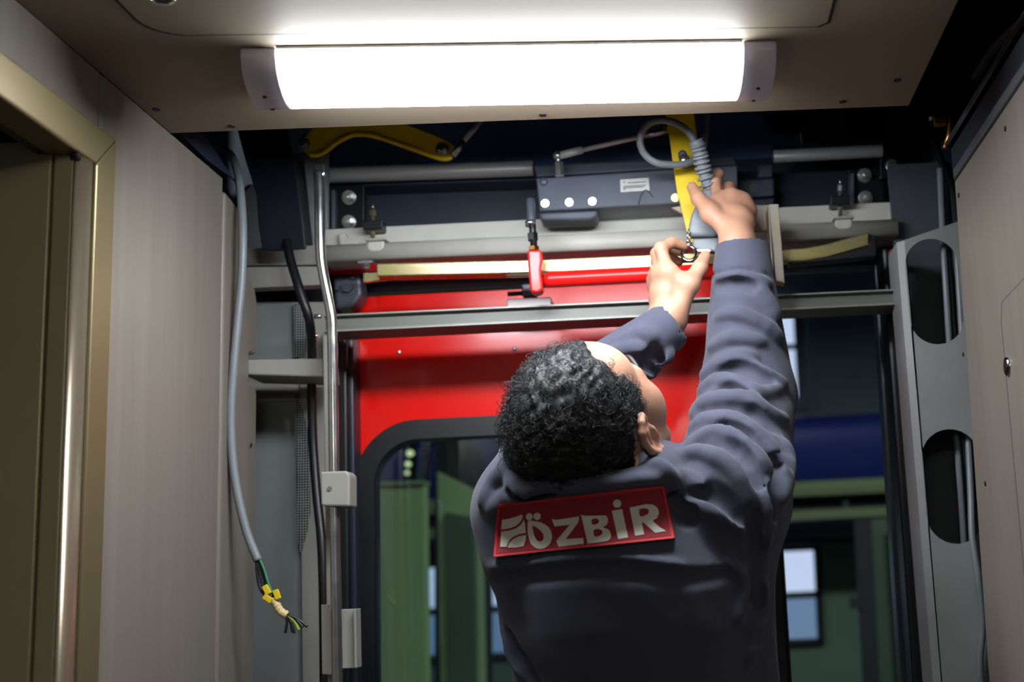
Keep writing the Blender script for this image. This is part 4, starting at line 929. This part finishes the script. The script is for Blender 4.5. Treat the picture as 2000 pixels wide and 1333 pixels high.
J.cap(SR+np.array([.0, .0, -.02]), np.array([ct+.131, 1.745, 1.243]), .062, .036, k=.04)     # loose cloth under the right arm
J.cap(SL+np.array([.0, .0, -.03]), np.array([ct-.136, 1.735, 1.358]), .052, .036, k=.04)
J.cap(px3((1003, 1010, 1.685)), px3((1006, 1095, 1.685)), .042, .038, k=.03)
# collar: soft ring around the neck
cr_ = [(1004, 915, 1.685), (1020, 950, 1.645), (1075, 962, 1.620), (1160, 958, 1.615), (1240, 948, 1.620), (1290, 925, 1.645), (1296, 900, 1.685), (1270, 885, 1.745), (1150, 880, 1.785), (1040, 890, 1.745)]
cp_ = spline([Vector(px3(t)) for t in cr_], 5, closed=True)
for a, b in zip(cp_, cp_[1:]+cp_[:1]): J.cap(a, b, .0125, k=.02)
# folds read off the photograph: ridges on the cloth surface and the valleys between them
def surf(pts, k=5):
    out = []
    for v in spline([Vector((x, y, 0)) for x, y in pts], k):
        p_, t_ = base_march(v.x, v.y)
        if p_ is not None: out.append(np.array(p_))
    return out
Jb = Grid.__new__(Grid); Jb.lo, Jb.h, Jb.n, Jb.ax, Jb.g = J.lo, J.h, J.n, J.ax, J.g.copy()
base_march = Jb.march
VIEW = lambda p: (p-CC)/np.linalg.norm(p-CC)
def fold(pts, r=.010, out=.0, k=.014, sub=False, taper=True):
    q = surf(pts); n_ = len(q)
    if n_ < 2: return
    for i in range(n_-1):
        t = (i+.5)/n_; w_ = r*(math.sin(math.pi*min(1, max(0, t)))**.5 if taper else 1)*1.0
        if np.linalg.norm(q[i+1]-q[i]) > .05: continue
        o1 = -VIEW(q[i])*out; J.cap(q[i]+o1, q[i+1]+o1, max(.003, w_), k=k, sub=sub)
ridges = [
    ([(1372, 735), (1400, 716), (1440, 702), (1470, 700)], .010), ([(1440, 708), (1480, 728), (1530, 752)], .011),
    ([(1366, 768), (1400, 744), (1440, 752), (1478, 772), (1522, 758)], .011),
    ([(1352, 815), (1376, 789), (1415, 780), (1460, 785), (1496, 808), (1535, 822)], .012),
    ([(1349, 842), (1380, 821), (1426, 824), (1468, 846), (1504, 882), (1530, 930)], .012),
    ([(1345, 868), (1389, 846), (1428, 850), (1464, 878), (1490, 915), (1508, 965)], .011),
    ([(1332, 890), (1370, 884), (1412, 900), (1446, 934), (1470, 985)], .010),
    ([(1530, 862), (1538, 910), (1528, 975)], .010), ([(1497, 950), (1496, 1010), (1486, 1070)], .011),
    ([(1300, 950), (1322, 985), (1345, 1000)], .009), ([(1345, 985), (1395, 1002), (1455, 1032)], .009), ([(1320, 925), (1360, 945), (1400, 985)], .008),
    ([(1280, 905), (1302, 928), (1330, 960)], .009), ([(1030, 958), (1075, 952), (1190, 945), (1290, 936)], .008),
    ([(1008, 900), (972, 938), (948, 985)], .012), ([(1030, 965), (990, 975), (962, 1000)], .009), ([(1000, 930), (1012, 955), (1032, 975)], .010),
    ([(960, 1108), (1050, 1102), (1190, 1094), (1330, 1106)], .005), ([(990, 1240), (1010, 1290), (1050, 1340)], .008),
    ([(1400, 545), (1450, 541), (1500, 556)], .007), ([(1480, 560), (1500, 590), (1515, 620)], .008), ([(1400, 620), (1440, 612), (1500, 640), (1525, 665)], .007), ([(1385, 680), (1430, 660), (1490, 668)], .007),
    ([(1190, 690), (1230, 680), (1262, 690), (1290, 715)], .009), ([(1210, 665), (1250, 650), (1275, 660)], .007), ([(1235, 735), (1262, 725), (1290, 745)], .009), ([(1265, 700), (1292, 700), (1308, 690)], .007),
    ([(1420, 1090), (1450, 1140), (1440, 1210)], .006), ([(1470, 1100), (1485, 1180), (1460, 1290)], .010)]
for pts, r in ridges: fold(pts, r*.95, -r*.1, .011)
valleys = [
    ([(1400, 560), (1440, 556), (1470, 562)], .005), ([(1410, 728), (1450, 722), (1500, 746)], .007), ([(1385, 772), (1420, 762), (1460, 778)], .006),
    ([(1372, 808), (1415, 800), (1470, 808), (1510, 838)], .006), ([(1375, 838), (1425, 838), (1465, 862), (1500, 905)], .006), ([(1372, 868), (1420, 870), (1458, 900), (1482, 950)], .006), ([(1390, 945), (1420, 975), (1450, 1015)], .004),
    ([(1516, 880), (1514, 950), (1505, 1010)], .007), ([(1470, 1000), (1478, 1080), (1480, 1180)], .007), ([(955, 1145), (1045, 1126), (1190, 1116), (1335, 1130), (1420, 1120)], .007), ([(990, 1235), (1015, 1285), (1050, 1340)], .005),
    ([(1310, 962), (1335, 1012), (1352, 1005)], .006), ([(1365, 960), (1400, 975), (1450, 1015)], .004), ([(1000, 960), (1035, 985), (1080, 975)], .005), ([(1245, 705), (1275, 690), (1300, 715)], .005), ([(1215, 725), (1250, 705), (1280, 730)], .005)]
fold([(1392, 537), (1418, 529), (1450, 526), (1485, 531), (1512, 543)], .0026, .0006, .003, True, False)     # stitched cuff seam
for pts, r in valleys: fold(pts, r*1.25, r*.35, .011, True)
# cuffs and neck opening are hollow
hollow(WR, ER, .0335)
J.cap(NB+np.array([0, .0, .0]), H(0, -.04, -.02), .062, .068, k=.006, sub=True)
# fine uneven cloth
X, Y, Z = J.xyz((slice(None),)*3)
J.g += (.0011*np.sin(X*61+2.1*np.sin(Z*33))*np.sin(Z*47+1.3*np.sin(Y*39))*np.sin(Y*53+X*21)).astype(np.float32)
jacket = J.build('jacket', 'jacket', person, 2)

# ---------------------------------------------------------------- name patch on the back
TLp, TRp, BRp, BLp = (972, 987), (1297, 949), (1318, 1052), (963, 1089)
def bil(u, v):
    a = [TLp[i]*(1-u)+TRp[i]*u for i in (0, 1)]; b = [BLp[i]*(1-u)+BRp[i]*u for i in (0, 1)]
    return a[0]*(1-v)+b[0]*v, a[1]*(1-v)+b[1]*v
rows = []; ts = []
for u in np.linspace(0, 1, 22):
    for v in np.linspace(0, 1, 9):
        x, y = bil(u, v); p_, t_ = J.march(x, y)
        if t_ is not None: rows.append([x, y]); ts.append(t_)
rows = np.array(rows); ts = np.array(ts); nx_ = lambda x, y: ((x-1140)/180., (y-1020)/70.)
def basis(x, y): a, b = nx_(x, y); return np.stack([np.ones_like(a), a, b, a*a, a*b, b*b, a**3, a*a*b, a**4], -1)
cf_, *_ = np.linalg.lstsq(basis(rows[:, 0], rows[:, 1]), ts, rcond=None)
res = ts-basis(rows[:, 0], rows[:, 1])@cf_
LIFT = min(.010, max(.003, float(-res.min())+.0012))
def on_patch(x, y, lift):
    t = float(basis(np.array(x, float), np.array(y, float))@cf_)-LIFT-lift
    return P(x, y, Y=t)
nu, nv = 40, 12; b = MB()
fr_ = [on_patch(*bil(i/nu, j/nv), 0) for j in range(nv+1) for i in range(nu+1)]; bk_ = [v+Vector((0, LIFT+.004, 0)) for v in fr_]; N = len(fr_)
b.add(fr_+bk_, [(j*(nu+1)+i, (j+1)*(nu+1)+i, (j+1)*(nu+1)+i+1, j*(nu+1)+i+1) for j in range(nv) for i in range(nu)], True)
ed = [i for i in range(nu+1)]+[j*(nu+1)+nu for j in range(1, nv+1)]+[nv*(nu+1)+i for i in range(nu-1, -1, -1)]+[j*(nu+1) for j in range(nv-1, 0, -1)]
for i in range(len(ed)): a, c = ed[i], ed[(i+1) % len(ed)]; b.f.append((a, c, c+N, a+N)); b.sm.append(False)
patch = b.build('patch', 'patch_red', jacket); patch['label'] = 'red fabric name patch reading ÖZBİR with a logo'
def motif(name, loops, material, lift, crop=True):
    """flat shape in the patch's own drawing, sewn on the patch surface"""
    conv = (lambda q: (900+q[0]*.36232, 850+q[1]*.36232)) if crop else (lambda q: q)
    me = holed([[conv(q) for q in lp_] for lp_ in loops], 2.0)
    bm = bmesh.new(); bm.from_mesh(me); bmesh.ops.remove_doubles(bm, verts=bm.verts, dist=.01)
    bmesh.ops.triangulate(bm, faces=bm.faces)
    for _ in range(4):
        le = [e for e in bm.edges if e.calc_length() > 9]
        if not le: break
        bmesh.ops.subdivide_edges(bm, edges=le, cuts=1); bmesh.ops.triangulate(bm, faces=bm.faces)
    for v in bm.verts: v.co = on_patch(v.co.x, v.co.y, lift if v.co.z > 0 else -.0005)
    bmesh.ops.recalc_face_normals(bm, faces=bm.faces); bm.to_mesh(me); bm.free()
    return link(name, me, material, patch)
ring = lambda cx_, cy_, rx, ry=None, n=24: [(cx_+rx*math.cos(2*math.pi*i/n), cy_+(ry or rx)*math.sin(2*math.pi*i/n)) for i in range(n)]
def sm2(pts, k=5): return [(v.x, v.y) for v in spline([Vector((x, y, 0)) for x, y in pts], k, closed=True)]
ins_ = lambda d, e: [bil(d, e), bil(1-d, e), bil(1-d, 1-e), bil(d, 1-e)]
def dense(lp_): return [(a[0]+(b_[0]-a[0])*i/12, a[1]+(b_[1]-a[1])*i/12) for a, b_ in zip(lp_, lp_[1:]+lp_[:1]) for i in range(12)]
motif('border', [dense(ins_(.002, .006)), dense(ins_(.016, .05))], 'patch_border', .0006, False)
motif('logo', [[(222, 458), (260, 453), (300, 441), (330, 429), (334, 445), (322, 468), (300, 490), (268, 503), (218, 511)]], 'patch_white', .0009)
motif('logo', [[(218, 522), (262, 516), (300, 504), (326, 482), (340, 458), (346, 480), (350, 528), (312, 536), (278, 552), (258, 574), (246, 604), (212, 604)]], 'patch_white', .0009)
motif('logo', [[(252, 608), (262, 582), (282, 562), (312, 548), (352, 540), (350, 565), (338, 600), (300, 607)]], 'patch_white', .0009)
motif('letter', [sm2([(361, 470), (372, 463), (398, 466), (436, 474), (474, 500), (491, 540), (484, 580), (456, 608), (420, 614), (384, 594), (366, 556), (360, 510)], 4),
                 sm2([(388, 492), (416, 505), (440, 530), (447, 556), (436, 572), (416, 572), (400, 552), (391, 524)], 4)], 'patch_white', .0009)
motif('letter_dot', [ring(369, 442, 18, 19)], 'patch_white', .0009); motif('letter_dot', [ring(411, 440, 20, 19)], 'patch_white', .0009)
motif('letter', [[(490, 455), (520, 458), (612, 444), (637, 440), (634, 470), (566, 562), (660, 556), (663, 587), (594, 596), (527, 603), (515, 572), (588, 484), (506, 494)]], 'patch_white', .0009)
motif('letter', [sm2([(650, 438), (651, 437), (740, 424), (776, 430), (793, 455), (786, 484), (768, 499), (796, 512), (809, 540), (798, 566), (756, 577), (685, 586), (684, 585), (667, 510)], 4),
                 sm2([(706, 456), (732, 451), (745, 463), (738, 478), (710, 484)], 3), sm2([(716, 514), (746, 508), (763, 522), (756, 540), (722, 548)], 3)], 'patch_white', .0009)
motif('letter', [[(814, 410), (870, 400), (871, 408), (902, 552), (848, 562)]], 'patch_white', .0009); motif('letter_dot', [ring(843, 371, 22)], 'patch_white', .0009)
motif('letter', [[(910, 392), (1000, 374), (1036, 376), (1060, 394), (1069, 420), (1060, 446), (1034, 464), (1070, 496), (1107, 518), (1048, 528), (1010, 496), (984, 472), (976, 474), (988, 536), (940, 544)],
                 sm2([(962, 404), (992, 396), (1012, 404), (1010, 424), (994, 434), (968, 440)], 3)], 'patch_white', .0009)

# ---------------------------------------------------------------- hair
Gh = Grid(HC-.15, HC+.15, .0022)
Gh.ell(H(0, -.015, .031), hs(.083, .103, .094), HM, k=.01)
Gh.ell(H(0, .030, .060), hs(.062, .060, .050), HM, k=.02)
Gh.ell(H(0, -.050, -.035), hs(.064, .058, .055), HM, k=.02)
X, Y, Z = Gh.xyz((slice(None),)*3)
fx, fy, fz = X-HC[0], Y-HC[1], Z-HC[2]
lr = (HR[0]*fx+HR[1]*fy+HR[2]*fz)/HS; lf_ = (HF[0]*fx+HF[1]*fy+HF[2]*fz)/HS; lu = (HU[0]*fx+HU[1]*fy+HU[2]*fz)/HS
hf = np.array([-.15, -.09, -.055, -.040, -.030, -.012, .000, .008, .020, .030, .12]); hu = np.array([-.075, -.078, -.070, -.060, -.020, .012, .006, -.022, -.026, -.030, -.030])
vu = np.array([-.04, -.02, .000, .015, .035, .050, .062, .075, .090, .105, .13]); vf = np.array([.010, .018, .026, .040, .045, .046, .052, .056, .056, .050, .034])
def hair_in(lr, lf, lu):
    """depth inside the hair line (negative where hair grows)"""
    w_ = .004*np.sin(lr*130)+.003*np.sin(lu*210+lr*60)
    return np.maximum((np.interp(lf, hf, hu)-lu)*.75, lf-np.interp(lu, vu, vf)-w_+.70*np.maximum(0, np.abs(lr)-.012)*np.clip((lu-.036)/.040, 0, 1))
cut = hair_in(lr, lf_, lu).astype(np.float32)
Gh.g = np.maximum(Gh.g+.0085*np.clip((cut+.030)/.030, 0, 1)**1.5, cut).astype(np.float32)      # the hair thins towards its line
Gh.g += (.0022*np.sin(lr*230+3*np.sin(lu*90))*np.sin(lu*250+2.5*np.sin(lf_*80))+.0016*np.sin(lf_*210+3*np.sin(lr*110))*np.sin(lu*190+lr*120)).astype(np.float32)
hair = Gh.build('hair', 'hair', person, 1)
# curls: short bent strands standing out of the cap
hm_ = hair.data; rng = np.random.RandomState(3); npoly = len(hm_.polygons)
cen = np.zeros(npoly*3, np.float32); hm_.polygons.foreach_get('center', cen); cen = cen.reshape(-1, 3); nor = np.zeros(npoly*3, np.float32); hm_.polygons.foreach_get('normal', nor); nor = nor.reshape(-1, 3)
d_ = cen-HC; okm = (hair_in(d_@HR/HS, d_@HF/HS, d_@HU/HS) < -.005) & ((nor*d_).sum(1) > 0); pick = np.where(okm)[0]; pick = rng.choice(pick, 5200)
sv = []; sf = []
K = 7
for i in pick:
    c = cen[i].astype(float); nrm = nor[i].astype(float); top = max(0., min(1., ((c-HC)@HU+.02)/.09))
    fl = HF*rng.normal(-.1, .6)+HR*rng.normal(0, .6)-HU*rng.normal(.25, .3); fl -= nrm*(fl@nrm); fl /= np.linalg.norm(fl)+1e-9; sd = np.cross(nrm, fl)
    L = (.008+.010*top)*rng.uniform(.7, 1.3); rad = (.0012+.0022*top)*rng.uniform(.6, 1.3); ph = rng.uniform(0, 6.28); turns = rng.uniform(.6, 1.3); th = rng.uniform(.0004, .0007); rise = rng.uniform(.05, .32)
    b0 = len(sv)
    for k in range(K):
        t = k/(K-1); an = ph+turns*6.28*t
        p_ = c-nrm*.0015+fl*L*t+nrm*(rise*L*math.sin(t*2.2)+rad*math.cos(an)-rad*math.cos(ph))+sd*rad*math.sin(an)
        rr_ = th*(1-.6*t)
        for m_ in range(3): a = 2.0944*m_; sv.append(p_+sd*rr_*math.cos(a)+nrm*rr_*math.sin(a))
    for k in range(K-1):
        for m_ in range(3): sf.append((b0+k*3+m_, b0+k*3+(m_+1) % 3, b0+k*3+3+(m_+1) % 3, b0+k*3+3+m_))
me = bpy.data.meshes.new('curls'); me.from_pydata([tuple(v) for v in sv], [], sf); me.update(); cu_ = link('curls', me, 'hair', hair, True); cu_['kind'] = 'stuff'

# ---------------------------------------------------------------- trousers and shoes (below the frame)
Tg = Grid((-.32, 1.545, .03), (.22, 1.985, 1.00), .006)
Tg.column([(.80, ct, 1.745, .160, .110), (.95, ct, 1.745, .165, .112)], k=.03)
for s_ in (-1, 1):
    hp = np.array([ct+s_*.085, 1.745, .82]); kn = np.array([ct+s_*.105, 1.760, .48]); an = np.array([ct+s_*.115, 1.745, .09])
    Tg.cap(hp, kn, .092, .070, k=.03); Tg.cap(kn, an, .070, .060, k=.02)
Tg.build('trousers', 'trousers', person, 2)
for s_ in (-1, 1):
    Sg = Grid((ct+s_*.115-.07, 1.645, -.005), (ct+s_*.115+.07, 1.985, .16), .005); c = ct+s_*.115
    Sg.cap((c, 1.705, .045), (c+s_*.01, 1.885, .036), .045, .042, k=.01); Sg.cap((c, 1.735, .05), (c, 1.735, .12), .046, .048, k=.03); Sg.cap((c+s_*.01, 1.885, .036), (c+s_*.012, 1.915, .034), .040, .034, k=.02)
    X, Y, Z = Sg.xyz((slice(None),)*3); Sg.g = np.maximum(Sg.g, -Z+.002+0*X+0*Y).astype(np.float32); Sg.build('shoe', 'shoe', person, 1)

# ================================================================== HANDSET HELD IN THE RIGHT HAND
YK = 1.985
hs = thing('handset', P(1385, 480, Y=YK), 'grey cable handset held in the raised right hand', 'handset')
MB().prism(PP([(1370, 366), (1404, 366), (1408, 420), (1402, 462), (1346, 462), (1344, 448), (1350, 420), (1360, 396)], YK), (0, .022, 0)).build('grip', 'controller_grey', hs, .006, 3)
MB().prism(PP([(1352, 466), (1404, 464), (1404, 492), (1354, 487)], YK), (0, .022, 0)).build('lower_cap', 'controller_grey', hs, .003)
MB().prism(PP([(1356, 487), (1380, 486), (1388, 488), (1388, 492), (1358, 492)], YK-.003), (0, .01, 0)).build('clip_edge', 'chrome', hs, .001)
# ribbed strain relief
axp = spline([P(1362, 282, Y=YK-.02), P(1368, 305, Y=YK-.012), P(1375, 335, Y=YK-.002), P(1386, 370, Y=YK+.008)], 12); Lc = len(axp)
MB().tube(axp, [.0085+.0018*i/Lc for i in range(Lc)], n=16).build('relief_core', 'controller_grey', hs)
for k in range(9):
    i = int((k+.8)/9.6*(Lc-2)); c = axp[i]; d = (axp[i+1]-axp[i-1 if i else 0]).normalized(); u = d.orthogonal().normalized(); v = d.cross(u); R_ = .0105+.0022*k/9
    MB().tube([c+(u*math.cos(a*math.pi/10)+v*math.sin(a*math.pi/10))*R_ for a in range(20)], .0026, n=8, closed=True).build('relief_rib', 'controller_grey', hs)
MB().cyl(P(1358, 274, Y=YK-.022), P(1364, 288, Y=YK-.018), .0118, n=20).build('collar', 'controller_grey', hs, .001)
MB().tube(spline([P(1361, 284, Y=YK-.02), P(1345, 258, Y=YK-.02), P(1318, 240, Y=YK-.02), P(1288, 235, Y=YK-.018), P(1262, 246, Y=YK-.012), P(1250, 272, Y=YK-.005), P(1258, 300, Y=YK+.005), P(1282, 318, Y=YK+.012), P(1312, 322, Y=YK+.022), P(1336, 320, Y=YK+.03), P(1362, 308, Y=YK+.045), P(1378, 270, Y=YK+.085), P(1380, 210, Y=YK+.10)], 8), .0058, n=14).build('cable', 'cable_grey', hs)
# shackle on a short chain, pinched by the left hand
sh = thing('shackle', P(1346, 500, Y=1.935), 'small steel shackle on a short chain held by the left hand', 'shackle')
for k in range(6):
    c = P(1345+.3*k, 452+k*5.2, Y=1.975-.007*k); a = Vector((1, 0, 0)) if k % 2 else Vector((0, 1, 0)); b_ = Vector((0, -.2, -1)).normalized()
    MB().tube([c+a*.0028*math.cos(q*math.pi/6)+b_*.0042*math.sin(q*math.pi/6) for q in range(12)], .0009, n=6, closed=True).build('chain_link', 'chrome', sh)
c = P(1346, 496, Y=1.932)
MB().tube([c+Vector((.0115*math.cos(q*math.pi/12), .004*math.sin(q*math.pi/12), .0125*math.sin(q*math.pi/12))) for q in range(24)], .0030, n=10, closed=True).build('bow', 'chrome', sh)
MB().cyl(c+Vector((-.012, 0, -.011)), c+Vector((.012, 0, -.011)), .0034, n=12).build('pin', 'chrome', sh)
MB().cyl(c+Vector((0, .002, .010)), c+Vector((0, .004, .020)), .0038, n=12).build('swivel', 'zinc_bolt', sh)
